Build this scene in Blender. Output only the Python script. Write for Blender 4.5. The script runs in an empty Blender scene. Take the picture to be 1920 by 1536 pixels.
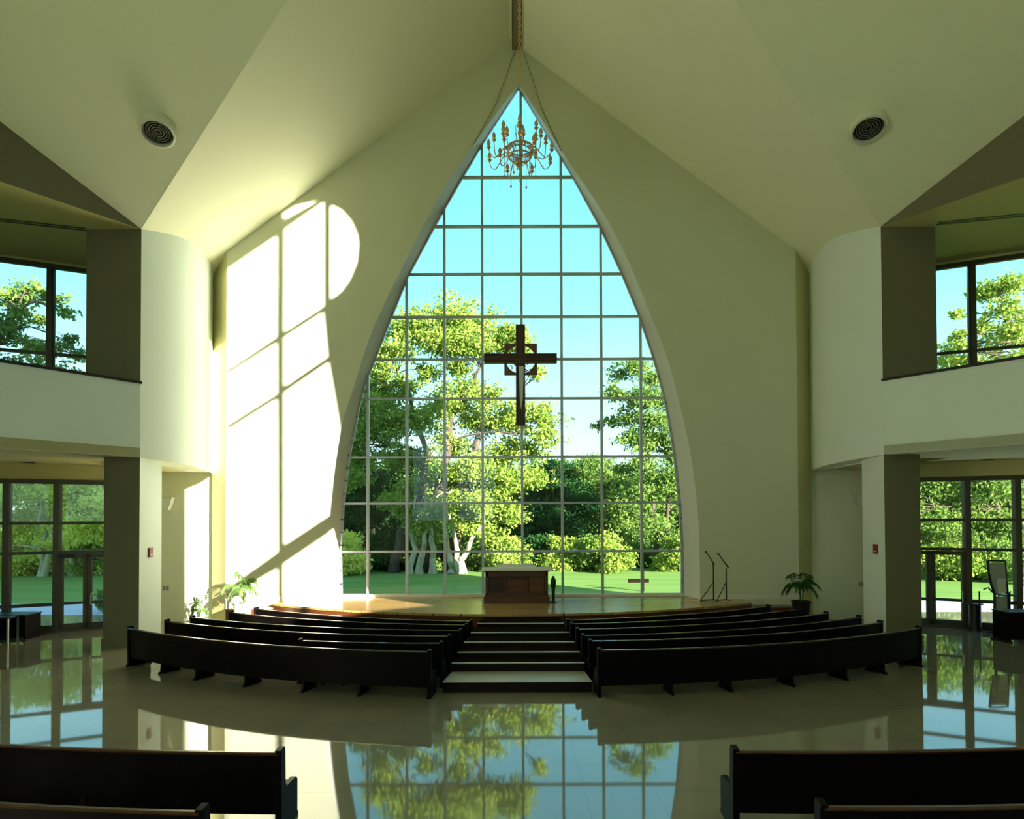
import bpy, bmesh, math, random
import numpy as np
from mathutils import Vector, Matrix

random.seed(7)
rng = np.random.default_rng(7)
scene = bpy.context.scene
C = scene.collection

# ------------------------------------------------------------------ camera
W, H, F = 1920, 1536, 1200.0
EYE = 3.45
PITCH, ROLL = math.radians(1.0), math.radians(0.2)
PPX, HOR = 960.0, 970.0
PPY = HOR - F * math.tan(PITCH)
fw = Vector((0, math.cos(PITCH), math.sin(PITCH)))
rt0 = Vector((1, 0, 0)); up0 = Vector((0, -math.sin(PITCH), math.cos(PITCH)))
rt = rt0 * math.cos(ROLL) - up0 * math.sin(ROLL)
up = up0 * math.cos(ROLL) + rt0 * math.sin(ROLL)
cd = bpy.data.cameras.new('camera'); cam = bpy.data.objects.new('camera', cd); C.objects.link(cam)
cd.sensor_fit = 'HORIZONTAL'; cd.sensor_width = 36; cd.lens = 36 * F / W
cd.shift_x = 0; cd.shift_y = (PPY - H / 2) / W
cd.clip_end = 500
m = Matrix((rt, up, -fw)).transposed().to_4x4(); m.translation = (0, 0, EYE)
cam.matrix_world = m
scene.camera = cam
CAM = Vector((0, 0, EYE))


def ray(x, y, roll=True):
    a, b = (x - PPX) / F, (PPY - y) / F
    d = (rt * a + up * b + fw) if roll else (rt0 * a + up0 * b + fw)
    return d


def PY(x, y, Y, roll=True):
    d = ray(x, y, roll); return CAM + d * (Y / d.y)


def PZ(x, y, z, roll=True):
    d = ray(x, y, roll); return CAM + d * ((z - EYE) / d.z)


# ------------------------------------------------------------------ world, sun, exposure
LX, LZ = -0.85, -0.34            # sunlight travels (LX, 1, LZ): low sun from behind on the right
SUN = 15.0
SKY = 0.88
EXPO = 1.0
world = bpy.data.worlds.new('world'); scene.world = world; world.use_nodes = True
nt = world.node_tree; nt.nodes.clear()
wo = nt.nodes.new('ShaderNodeOutputWorld'); bg = nt.nodes.new('ShaderNodeBackground')
tc = nt.nodes.new('ShaderNodeTexCoord'); sx = nt.nodes.new('ShaderNodeSeparateXYZ')
cr = nt.nodes.new('ShaderNodeValToRGB')
nt.links.new(tc.outputs['Generated'], sx.inputs[0]); nt.links.new(sx.outputs['Z'], cr.inputs[0])
e = cr.color_ramp.elements
e[0].position = 0.0; e[0].color = (0.62, 0.92, 1.0, 1)
e[1].position = 0.52; e[1].color = (0.15, 0.63, 0.86, 1)
n = e.new(0.72); n.color = (0.34, 0.50, 0.72, 1)
n = e.new(1.0); n.color = (0.30, 0.42, 0.64, 1)
n = e.new(0.12); n.color = (0.55, 0.90, 0.98, 1)
n = e.new(0.30); n.color = (0.27, 0.75, 0.93, 1)
bg.inputs['Strength'].default_value = SKY
nt.links.new(cr.outputs[0], bg.inputs[0]); nt.links.new(bg.outputs[0], wo.inputs[0])
sd = bpy.data.lights.new('sun', 'SUN'); so = bpy.data.objects.new('sun', sd); C.objects.link(so)
sd.energy = SUN; sd.angle = math.radians(0.3); sd.color = (1.0, 0.96, 0.82)
so.rotation_euler = Vector((LX, 1, LZ)).to_track_quat('-Z', 'Y').to_euler()
so.location = (20, -20, 20)
scene.view_settings.view_transform = 'Standard'; scene.view_settings.look = 'None'
scene.view_settings.exposure = EXPO; scene.view_settings.gamma = 1
scene.view_settings.use_curve_mapping = False
scene.cycles.use_denoising = True
scene.cycles.max_bounces = 12; scene.cycles.diffuse_bounces = 8; scene.cycles.glossy_bounces = 5
scene.cycles.transparent_max_bounces = 24
scene.cycles.sample_clamp_indirect = 6.0
scene.cycles.caustics_reflective = False; scene.cycles.caustics_refractive = False

# ------------------------------------------------------------------ materials
def mat(name, col, rough=0.6, metal=0.0, ior=1.45, noise=None, bump=0.0, bscale=40, coat=0.0, spec=None):
    m = bpy.data.materials.new(name); m.use_nodes = True
    t = m.node_tree; p = t.nodes['Principled BSDF']
    p.inputs['Base Color'].default_value = (*col, 1); p.inputs['Roughness'].default_value = rough
    p.inputs['Metallic'].default_value = metal; p.inputs['IOR'].default_value = ior
    p.inputs['Coat Weight'].default_value = coat
    if spec is not None: p.inputs['Specular IOR Level'].default_value = spec
    if noise:
        c2, sc = noise
        g = t.nodes.new('ShaderNodeNewGeometry'); nz = t.nodes.new('ShaderNodeTexNoise'); mp = t.nodes.new('ShaderNodeMapping')
        rp = t.nodes.new('ShaderNodeValToRGB')
        t.links.new(g.outputs['Position'], mp.inputs[0]); mp.inputs['Scale'].default_value = sc if isinstance(sc, tuple) else (sc,) * 3
        t.links.new(mp.outputs[0], nz.inputs[0]); nz.inputs['Scale'].default_value = 1; nz.inputs['Detail'].default_value = 5
        rp.color_ramp.elements[0].position = .35; rp.color_ramp.elements[1].position = .65
        rp.color_ramp.elements[0].color = (*col, 1); rp.color_ramp.elements[1].color = (*c2, 1)
        t.links.new(nz.outputs[0], rp.inputs[0]); t.links.new(rp.outputs[0], p.inputs['Base Color'])
    if bump:
        nz = t.nodes.new('ShaderNodeTexNoise'); nz.inputs['Scale'].default_value = bscale; b = t.nodes.new('ShaderNodeBump')
        g = t.nodes.new('ShaderNodeNewGeometry'); t.links.new(g.outputs['Position'], nz.inputs[0])
        b.inputs['Strength'].default_value = bump; b.inputs['Distance'].default_value = .01
        t.links.new(nz.outputs[0], b.inputs['Height']); t.links.new(b.outputs[0], p.inputs['Normal'])
    return m


M = {}
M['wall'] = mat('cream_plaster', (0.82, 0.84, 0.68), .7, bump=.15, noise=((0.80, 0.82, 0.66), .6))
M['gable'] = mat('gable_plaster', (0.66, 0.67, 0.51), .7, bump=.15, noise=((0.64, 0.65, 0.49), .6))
M['reveal'] = mat('reveal_plaster', (0.90, 0.93, 0.86), .6)
M['white'] = mat('white_plaster', (0.78, 0.87, 0.85), .7, bump=.15)
M['ceil'] = mat('ceiling_plaster', (0.88, 0.89, 0.70), .75, bump=.1)
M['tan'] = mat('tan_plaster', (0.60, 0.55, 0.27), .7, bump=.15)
M['brown'] = mat('shade_dark_plaster', (0.16, 0.15, 0.09), .7, bump=.15)  # dark tone carries the shade of faces turned from the window
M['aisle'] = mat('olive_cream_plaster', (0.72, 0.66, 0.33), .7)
M['base'] = mat('baseboard_paint', (0.74, 0.74, 0.62), .4)
M['pew'] = mat('dark_walnut', (0.005, 0.0035, 0.003), .40, noise=((0.003, 0.002, 0.002), (3, 3, 18)), spec=.10)
M['pewcap'] = mat('polished_walnut_cap', (0.085, 0.028, 0.012), .22, noise=((0.05, 0.016, 0.008), (4, 20, 20)), coat=.4)
M['pewcapdark'] = mat('gloss_dark_cap', (0.02, 0.012, 0.009), .22, coat=1.0)
M['step'] = mat('dark_stair_riser', (0.012, 0.007, 0.005), .6, spec=.15)
M['treaddark'] = mat('dark_tread_carpet', (0.014, 0.009, 0.007), 1.0, spec=0.0)
M['tread'] = mat('grey_stone_tread', (0.42, 0.44, 0.40), .35)
M['fascia'] = mat('mahogany_fascia', (0.14, 0.04, 0.013), .3, noise=((0.075, 0.022, 0.009), (1, 1, 25)), coat=.3)
M['altar'] = mat('altar_walnut', (0.11, 0.038, 0.014), .38, noise=((0.065, 0.024, 0.010), (2, 2, 22)))
M['altarin'] = mat('altar_panel_veneer', (0.032, 0.015, 0.008), .5, noise=((0.022, 0.011, 0.006), (2, 2, 16)))
M['cloth'] = mat('white_linen', (0.85, 0.85, 0.82), .8)
M['mull'] = mat('window_bar_aluminium', (0.46, 0.46, 0.52), .35, metal=.4)
M['bin'] = mat('bin_black', (0.01, 0.01, 0.01), .5)
M['bronze'] = mat('bronze_frame', (0.075, 0.065, 0.040), .4, metal=.35)
M['black'] = mat('black_metal', (0.012, 0.012, 0.013), .4)
M['cross'] = mat('cross_walnut', (0.050, 0.020, 0.012), .4, noise=((0.03, 0.012, 0.008), (20, 20, 3)))
M['crossrim'] = mat('cross_edge_wood', (0.13, 0.06, 0.03), .4)
M['gold'] = mat('antique_gold', (0.72, 0.46, 0.22), .35, metal=.6)
M['candle'] = mat('amber_glass_flame', (0.75, 0.50, 0.22), .25)
M['pinkglass'] = mat('pink_crystal', (0.85, 0.20, 0.28), .15)
M['silver'] = mat('brushed_silver', (0.55, 0.56, 0.54), .35, metal=.6)
M['red'] = mat('red_plastic', (0.26, 0.008, 0.015), .4)
M['plastic'] = mat('ivory_plastic', (0.72, 0.71, 0.62), .4)
M['greyp'] = mat('grey_plastic', (0.30, 0.30, 0.25), .5)
M['duct'] = mat('ridge_channel_metal', (0.24, 0.20, 0.13), .5)
M['pot'] = mat('terracotta_cream_pot', (0.62, 0.52, 0.33), .6, bump=.3)
M['potdark'] = mat('dark_ceramic_pot', (0.016, 0.009, 0.007), .45, spec=.2)
M['soil'] = mat('potting_soil', (0.03, 0.02, 0.012), .9)
M['mesh'] = mat('grey_mesh_fabric', (0.40, 0.46, 0.40), .7)
M['concrete'] = mat('terrace_concrete', (0.50, 0.56, 0.62), .7, noise=((0.42, 0.48, 0.54), .8))
M['bark'] = mat('dark_bark', (0.10, 0.075, 0.05), .9, noise=((0.045, 0.035, 0.025), (3, 3, .8)), bump=.6, bscale=6)
M['palebark'] = mat('pale_bark', (0.55, 0.48, 0.32), .9, noise=((0.34, 0.29, 0.19), (4, 4, .6)), bump=.5, bscale=6)
M['stone'] = mat('weathered_stone', (0.62, 0.60, 0.52), .8, noise=((0.5, 0.48, 0.42), 2))


def floor_mat():
    m = bpy.data.materials.new('polished_beige_tile'); m.use_nodes = True
    t = m.node_tree; p = t.nodes['Principled BSDF']
    g = t.nodes.new('ShaderNodeNewGeometry'); mp = t.nodes.new('ShaderNodeMapping'); br = t.nodes.new('ShaderNodeTexBrick')
    t.links.new(g.outputs['Position'], mp.inputs[0]); t.links.new(mp.outputs[0], br.inputs[0])
    br.offset = 0.0; br.inputs['Scale'].default_value = 1.0; br.inputs['Mortar Size'].default_value = .004
    br.inputs['Brick Width'].default_value = .9; br.inputs['Row Height'].default_value = .9
    br.inputs['Color1'].default_value = (0.27, 0.255, 0.19, 1); br.inputs['Color2'].default_value = (0.26, 0.245, 0.18, 1)
    br.inputs['Mortar'].default_value = (0.19, 0.18, 0.13, 1)
    nz = t.nodes.new('ShaderNodeTexNoise'); nz.inputs['Scale'].default_value = 1.2; nz.inputs['Detail'].default_value = 6
    t.links.new(g.outputs['Position'], nz.inputs[0])
    mx = t.nodes.new('ShaderNodeMix'); mx.data_type = 'RGBA'; mx.blend_type = 'MULTIPLY'; mx.inputs[0].default_value = .25
    t.links.new(br.outputs[0], mx.inputs[6]); t.links.new(nz.outputs[0], mx.inputs[7]); t.links.new(mx.outputs[2], p.inputs['Base Color'])
    p.inputs['Roughness'].default_value = .035; p.inputs['IOR'].default_value = 1.9
    b = t.nodes.new('ShaderNodeBump'); b.inputs['Strength'].default_value = .015; b.inputs['Distance'].default_value = .01
    n2 = t.nodes.new('ShaderNodeTexNoise'); n2.inputs['Scale'].default_value = .7
    t.links.new(g.outputs['Position'], n2.inputs[0]); t.links.new(n2.outputs[0], b.inputs['Height']); t.links.new(b.outputs[0], p.inputs['Normal'])
    return m


def plank_mat():
    m = bpy.data.materials.new('honey_wood_planks'); m.use_nodes = True
    t = m.node_tree; p = t.nodes['Principled BSDF']
    g = t.nodes.new('ShaderNodeNewGeometry'); br = t.nodes.new('ShaderNodeTexBrick')
    t.links.new(g.outputs['Position'], br.inputs[0])
    br.inputs['Scale'].default_value = 1.0; br.inputs['Mortar Size'].default_value = .003
    br.inputs['Brick Width'].default_value = 1.6; br.inputs['Row Height'].default_value = .11
    br.inputs['Color1'].default_value = (0.50, 0.32, 0.12, 1); br.inputs['Color2'].default_value = (0.40, 0.25, 0.09, 1)
    br.inputs['Mortar'].default_value = (0.12, 0.07, 0.03, 1)
    t.links.new(br.outputs[0], p.inputs['Base Color'])
    p.inputs['Roughness'].default_value = .17; p.inputs['IOR'].default_value = 1.55
    return m


def glass_mat():
    m = bpy.data.materials.new('clear_pane'); m.use_nodes = True
    t = m.node_tree; t.nodes.clear()
    o = t.nodes.new('ShaderNodeOutputMaterial'); mx = t.nodes.new('ShaderNodeMixShader'); fr = t.nodes.new('ShaderNodeFresnel')
    tr = t.nodes.new('ShaderNodeBsdfTransparent'); gl = t.nodes.new('ShaderNodeBsdfGlossy'); gl.inputs['Roughness'].default_value = 0.01
    tr.inputs[0].default_value = (0.97, 0.99, 0.98, 1); fr.inputs[0].default_value = 1.5
    t.links.new(fr.outputs[0], mx.inputs[0]); t.links.new(tr.outputs[0], mx.inputs[1]); t.links.new(gl.outputs[0], mx.inputs[2])
    t.links.new(mx.outputs[0], o.inputs[0])
    return m


def leaf_mat(name, c1, c2, trans=.4, scale=.7):
    m = bpy.data.materials.new(name); m.use_nodes = True
    t = m.node_tree; t.nodes.clear()
    o = t.nodes.new('ShaderNodeOutputMaterial'); mx = t.nodes.new('ShaderNodeMixShader')
    df = t.nodes.new('ShaderNodeBsdfDiffuse'); tl = t.nodes.new('ShaderNodeBsdfTranslucent')
    g = t.nodes.new('ShaderNodeNewGeometry'); nz = t.nodes.new('ShaderNodeTexNoise'); nz.inputs['Scale'].default_value = scale
    nz.inputs['Detail'].default_value = 4; nz.inputs['Roughness'].default_value = .8
    rp = t.nodes.new('ShaderNodeValToRGB'); rp.color_ramp.elements[0].position = .36; rp.color_ramp.elements[1].position = .62
    rp.color_ramp.elements[0].color = (*c1, 1); rp.color_ramp.elements[1].color = (*c2, 1)
    t.links.new(g.outputs['Position'], nz.inputs[0]); t.links.new(nz.outputs[0], rp.inputs[0])
    t.links.new(rp.outputs[0], df.inputs[0]); t.links.new(rp.outputs[0], tl.inputs[0]); mx.inputs[0].default_value = trans
    t.links.new(df.outputs[0], mx.inputs[1]); t.links.new(tl.outputs[0], mx.inputs[2]); t.links.new(mx.outputs[0], o.inputs[0])
    return m


M['floor'] = floor_mat(); M['plank'] = plank_mat(); M['glass'] = glass_mat()
M['lf_yel'] = leaf_mat('bright_maple_leaves', (0.15, 0.25, 0.04), (0.37, 0.47, 0.09))
M['lf_mid'] = leaf_mat('mid_green_leaves', (0.085, 0.17, 0.035), (0.22, 0.33, 0.075))
M['lf_dark'] = leaf_mat('dark_evergreen_leaves', (0.012, 0.05, 0.016), (0.04, 0.12, 0.03), .2)
M['lf_lime'] = leaf_mat('sun_brightened_lime_leaves', (0.60, 0.60, 0.09), (0.92, 0.92, 0.26))  # raised colour stands in for sunlight where the building shades the leaves
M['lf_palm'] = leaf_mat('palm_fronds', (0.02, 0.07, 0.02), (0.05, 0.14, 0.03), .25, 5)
M['lf_palmlit'] = leaf_mat('sunlit_tone_palm_fronds', (0.10, 0.20, 0.05), (0.22, 0.36, 0.10), .4, 5)  # paler copy of the palm green, sunlight put into the colour
M['lawn'] = mat('mown_lawn', (0.13, 0.25, 0.055), .9, noise=((0.18, 0.30, 0.075), (.15, 1.2, 1)), spec=.1)

# ------------------------------------------------------------------ mesh helpers
def link(name, me, m, parent=None, smooth=False):
    o = bpy.data.objects.new(name, me); C.objects.link(o)
    if m is not None: me.materials.append(M[m] if isinstance(m, str) else m)
    if parent is not None: o.parent = parent
    if smooth:
        for p in me.polygons: p.use_smooth = True
    return o


class MB:
    """collects vertices and faces of one part"""
    def __init__(s): s.v = []; s.f = []
    def add(s, vs, fs):
        k = len(s.v); s.v += [tuple(v) for v in vs]; s.f += [tuple(i + k for i in f) for f in fs]; return s
    def box(s, x0, x1, y0, y1, z0, z1, mx=None):
        vs = [Vector((x, y, z)) for z in (z0, z1) for y in (y0, y1) for x in (x0, x1)]
        if mx is not None: vs = [mx @ v for v in vs]
        return s.add(vs, [(0, 2, 3, 1), (4, 5, 7, 6), (0, 1, 5, 4), (2, 6, 7, 3), (0, 4, 6, 2), (1, 3, 7, 5)])
    def prism(s, poly, d):
        """poly: 3D points (planar); d: extrusion vector"""
        n = len(poly); poly = [Vector(p) for p in poly]; d = Vector(d)
        vs = poly + [p + d for p in poly]
        return s.add(vs, [tuple(range(n))[::-1], tuple(range(n, 2 * n))] + [(i, (i + 1) % n, n + (i + 1) % n, n + i) for i in range(n)])
    def tube(s, pts, r, n=8, cap=True):
        pts = [Vector(p) for p in pts]; k = len(pts)
        rs = r if isinstance(r, (list, tuple)) else [r] * k
        vs = []; T = None; N = None
        for i, p in enumerate(pts):
            t = (pts[min(i + 1, k - 1)] - pts[max(i - 1, 0)]).normalized()
            if N is None:
                N = t.orthogonal().normalized()
            else:
                N = (N - t * N.dot(t)); N = N.normalized() if N.length > 1e-6 else t.orthogonal().normalized()
            B = t.cross(N)
            for j in range(n):
                a = 2 * math.pi * j / n; vs.append(p + (N * math.cos(a) + B * math.sin(a)) * rs[i])
        fs = [(i * n + j, i * n + (j + 1) % n, (i + 1) * n + (j + 1) % n, (i + 1) * n + j) for i in range(k - 1) for j in range(n)]
        if cap: fs += [tuple(range(n))[::-1], tuple(range((k - 1) * n, k * n))]
        return s.add(vs, fs)
    def lathe(s, prof, c=(0, 0, 0), n=20, axis=None):
        """prof: (r, z) list"""
        c = Vector(c); vs = []
        for r, z in prof:
            for j in range(n):
                a = 2 * math.pi * j / n; v = Vector((r * math.cos(a), r * math.sin(a), z))
                vs.append(c + (axis @ v if axis is not None else v))
        k = len(prof)
        fs = [(i * n + j, i * n + (j + 1) % n, (i + 1) * n + (j + 1) % n, (i + 1) * n + j) for i in range(k - 1) for j in range(n)]
        fs += [tuple(range(n))[::-1], tuple(range((k - 1) * n, k * n))]
        return s.add(vs, fs)
    def build(s, name, m, parent=None, smooth=False, bevel=0.0):
        me = bpy.data.meshes.new(name); me.from_pydata(s.v, [], s.f); me.validate()
        bm = bmesh.new(); bm.from_mesh(me); bmesh.ops.recalc_face_normals(bm, faces=bm.faces[:]); bm.to_mesh(me); bm.free()
        o = link(name, me, m, parent, smooth)
        if bevel:
            b = o.modifiers.new('bevel', 'BEVEL'); b.width = bevel; b.segments = 2; b.limit_method = 'ANGLE'
        if smooth:
            try:
                me.set_sharp_from_angle(angle=math.radians(40))
            except Exception: pass
        return o


def tag(o, label=None, cat=None, group=None, kind=None):
    if label: o['label'] = label
    if cat: o['category'] = cat
    if group: o['group'] = group
    if kind: o['kind'] = kind
    return o


def struct(o, label=None):
    o['kind'] = 'structure'
    if label: o['label'] = label
    return o


def thing(name, loc, label, cat, group=None):
    o = bpy.data.objects.new(name, None); C.objects.link(o); o.location = loc; o.empty_display_size = .2
    return tag(o, label, cat, group)


def put(root, mb_, name, m, **k):
    """a part given in world coordinates, re-based on its thing's origin"""
    r = root
    off = Vector((0, 0, 0))
    while r is not None:
        off += Vector(r.location); r = r.parent
    mb_.v = [tuple(Vector(v) - off) for v in mb_.v]
    return mb_.build(name, m, root, **k)


def quad_wall(name, pts, m, label=None, thick=None):
    b = MB()
    if thick is None: b.add(pts, [tuple(range(len(pts)))])
    else: b.prism(pts, thick)
    return struct(b.build(name, m), label)


# ------------------------------------------------------------------ key points of the building (right side positive, mirrored for left)
YA = PZ(960 + 772, 1210, 0, False).y
XA = PY(960 + 693, 427.5, YA, False).x
ZA = PY(960 + 693, 427.5, YA, False).z
YF = PZ(960 + 350, 1125, .8, False).y            # inner face of the window wall
YG = PZ(960, 1118, .8, False).y                  # glass
ZP = 0.80                                        # platform height
G = PY(966, 76, YF, False); G.x = 0.0
E1 = PY(960 + 533, 470, YF, False)
YB = YF + .10
Bp = PY(960 + 562, 486, YB, False); XB = Bp.x
ZSOF = 5.0
ZSL = PY(960 + 698, 855, YA, False).z
ZPR = PY(960 + 695, 714, YA, False).z
YPB = YA + (PZ(960 + 772, 1210, 0, False).y * 0)   # post front
# white post depth, from its far edge
YPOST = XA / (657.0 / F)
YN = 21.5
XS, YS = 9.93, 21.2                              # far edge of the tan strip
def plane3(a, b, c):
    n_ = (b - a).cross(c - a).normalized(); return n_, n_.dot(a)
A3 = Vector((XA, YA, ZA))
n1, d1 = plane3(G, E1, A3)
def z1(x, y): return (d1 - n1.x * abs(x) - n1.y * y) / n1.z
# fold point on plane 1 seen at the picture's top edge
dr = ray(960 + 418.5, 0, False)
tF = (d1 - n1.dot(CAM)) / n1.dot(dr); FP = CAM + dr * tF
FPd = FP - A3; Q = A3 + FPd * (XA / (XA - FP.x)); Q.x = 0
# balcony line A -> R
rr = ray(960 + 960, 836, False); R0 = CAM + rr * ((ZSL - EYE) / rr.z)
dirR = Vector((R0.x - XA, R0.y - YA)); dirR.normalize()
XO = 14.0
kR = (XO - XA) / dirR.x; R2 = Vector((XO, YA + dirR.y * kR, 0))
# ceiling-2 edge above the balcony line at picture edge x
d_ = ray(1920, 214, False); tt = R0.y / d_.y; R3 = CAM + d_ * (R0.x / d_.x)
n2, d2 = plane3(A3, Q, R3)
def z2(x, y): return (d2 - n2.x * abs(x) - n2.y * y) / n2.z
YT = 1.0; YR = -12.0
print('YA', YA, 'XA', XA, 'ZA', ZA, 'YF', YF, 'YG', YG, 'G', G, 'E1', E1, 'B', Bp, 'YPOST', YPOST, 'FP', FP, 'Q', Q, 'R2', R2, z2(0, YT), z2(XO, YT), z2(XO, R2.y), 'ZSL', ZSL, ZPR)

# ------------------------------------------------------------------ floor and platform
quad_wall('floor', [(-18, YR, 0), (18, YR, 0), (18, 23, 0), (-18, 23, 0)], 'floor', 'polished beige tile floor', (0, 0, -.2))

# platform front edge arc
def arc_pts(p0, p1, R, n, center_far=True):
    """plan arc from p0 to p1, centre on the +Y side"""
    p0 = Vector((p0[0], p0[1])); p1 = Vector((p1[0], p1[1])); mid = (p0 + p1) / 2; ch = p1 - p0; L = ch.length
    nrm = Vector((-ch.y, ch.x)).normalized()
    if nrm.y < 0: nrm = -nrm
    c = mid + nrm * math.sqrt(max(R * R - L * L / 4, 0))
    a0 = math.atan2(p0.y - c.y, p0.x - c.x); a1 = math.atan2(p1.y - c.y, p1.x - c.x)
    if a1 - a0 > math.pi: a1 -= 2 * math.pi
    if a0 - a1 > math.pi: a1 += 2 * math.pi
    return [(c.x + R * math.cos(a0 + (a1 - a0) * i / n), c.y + R * math.sin(a0 + (a1 - a0) * i / n)) for i in range(n + 1)], c
pl = PZ(520, 1133, ZP); pr = PZ(1417, 1128, ZP); pc = PZ(968, 1152, ZP)
pl.x = -(abs(pl.x) + pr.x) / 2; pr.x = -pl.x; pl.y = pr.y = (pl.y + pr.y) / 2
sag = pl.y - pc.y; hc = pr.x; RP = (hc * hc + sag * sag) / (2 * sag)
parc, _ = arc_pts(pl, pr, RP, 48)
plat = thing('altar_platform', (0, pc.y, 0), 'curved wooden altar platform below the arched window', 'platform'); plat['kind'] = 'structure'
top = [(x, y, ZP) for x, y in parc] + [(pr.x, YG + .1, ZP), (pl.x, YG + .1, ZP)]
b = MB().prism(top, (0, 0, -.06)); put(plat, b, 'platform_deck', 'plank')
b = MB()
inner = [(x, y + .06) for x, y in parc]
for i in range(48):
    (xa, ya), (xb, yb) = parc[i], parc[i + 1]
    b.add([(xa, ya + .03, 0), (xb, yb + .03, 0), (xb, yb + .03, ZP - .06), (xa, ya + .03, ZP - .06)], [(0, 1, 2, 3)])
b.add([(pl.x, pl.y, 0), (pl.x, YG, 0), (pl.x, YG, ZP - .06), (pl.x, pl.y, ZP - .06)], [(0, 1, 2, 3)])
b.add([(pr.x, pr.y, 0), (pr.x, YG, 0), (pr.x, YG, ZP - .06), (pr.x, pr.y, ZP - .06)], [(0, 1, 2, 3)])
put(plat, b, 'platform_fascia', 'fascia')
# low wooden side blocks of the platform at the wall, both ends
for s, nm in ((1, 'right'), (-1, 'left')):
    b = MB().box(*sorted((s * (pr.x + .002), s * 8.9)), 19.9, YF - .002, 0, .62)
    o = b.build('trim_platform_side_' + nm, 'fascia', bevel=.01); struct(o)
# aisle steps
def xl(y): return -1.45 + (y - 12.05) * .125
def xr(y): return 1.60 - (y - 12.05) * .066
stairs = thing('aisle_steps', (0, 13, 0), 'dark risers with pale treads climbing between the pew blocks', 'steps'); stairs['kind'] = 'structure'
for k, yy in enumerate((1278, 1243, 1223, 1204, 1186, 1169)):
    hs_ = (0, .22, .40, .50, .59, .66, .73)
    zt = hs_[k + 1]; zb_ = hs_[k]; y0 = PZ(970, yy, zt).y; y1 = pc.y + .02
    b = MB().prism([(xl(y0), y0, zb_), (xr(y0), y0, zb_), (xr(y1), y1, zb_), (xl(y1), y1, zb_)], (0, 0, zt - zb_ - .015))
    put(stairs, b, 'riser', 'step')
    nxt = y1
    b = MB().prism([(xl(y0), y0 - .025, zt - .015), (xr(y0), y0 - .025, zt - .015), (xr(y1), y1, zt - .015), (xl(y1), y1, zt - .015)], (0, 0, .015))
    put(stairs, b, 'tread', 'tread' if k == 0 else 'treaddark')
    if k:
        b = MB().prism([(xl(y0), y0 - .03, zt - .012), (xr(y0), y0 - .03, zt - .012), (xr(y0), y0 + .045, zt - .012), (xl(y0), y0 + .045, zt - .012)], (0, 0, .016))
        put(stairs, b, 'nosing', 'tread')

# ------------------------------------------------------------------ window wall with the pointed opening
glassL = [(972, 163), (902.6, 270.6), (866, 333), (830.6, 394.6), (813.7, 425), (765, 515), (732, 596.5), (701.6, 675), (687, 709), (675, 749), (665.6, 800), (653.6, 858), (643, 946), (638, 1036), (639, 1120)]
glassR = [(973, 163), (1047, 285), (1074, 330), (1123, 419), (1166, 510.6), (1199, 590), (1227, 673), (1247, 746), (1255, 790), (1265, 854), (1274, 939), (1279.5, 1031), (1279.5, 1116)]
openL = [(971, 158), (945, 192), (926, 220), (892, 266), (854, 319), (811.6, 387), (769, 471.6), (727, 556), (693, 628), (667.7, 713), (646.5, 776), (635, 814), (621.6, 880), (614.8, 941), (611, 982), (612, 1050), (614, 1126)]
openR = [(973, 158), (985, 175), (1030, 247), (1061.6, 298), (1104, 357), (1150, 429), (1184, 501), (1218, 586), (1248, 658), (1264.7, 717), (1283.7, 797.5), (1292, 830), (1305, 916), (1311.7, 1010), (1312.5, 1124)]
def prof(px_, Y, N=40):
    P = sorted([(PY(x, y, Y).z, PY(x, y, Y).x) for x, y in px_])
    z0, z_1 = ZP, P[-1][0]
    zs = [z0 + (z_1 - z0) * (1 - (1 - i / N) ** 1.0) for i in range(N + 1)]
    return [(float(np.interp(z, [p[0] for p in P], [p[1] for p in P])), z) for z in zs]
def smooth(p, it=3):
    xs = [a for a, _ in p]
    for _ in range(it): xs = [xs[0]] + [(xs[i - 1] + 2 * xs[i] + xs[i + 1]) / 4 for i in range(1, len(xs) - 1)] + [xs[-1]]
    return list(zip(xs, [z for _, z in p]))
gL, gR, oL, oR = prof(glassL, YG), prof(glassR, YG), smooth(prof(openL, YF)), smooth(prof(openR, YF))
N = 40
apx = (gL[-1][0] + gR[-1][0]) / 2; gL[-1] = (apx, gL[-1][1]); gR[-1] = (apx, gR[-1][1])
apo = (oL[-1][0] + oR[-1][0]) / 2; oL[-1] = (apo, max(oL[-1][1], oR[-1][1])); oR[-1] = oL[-1]
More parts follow.
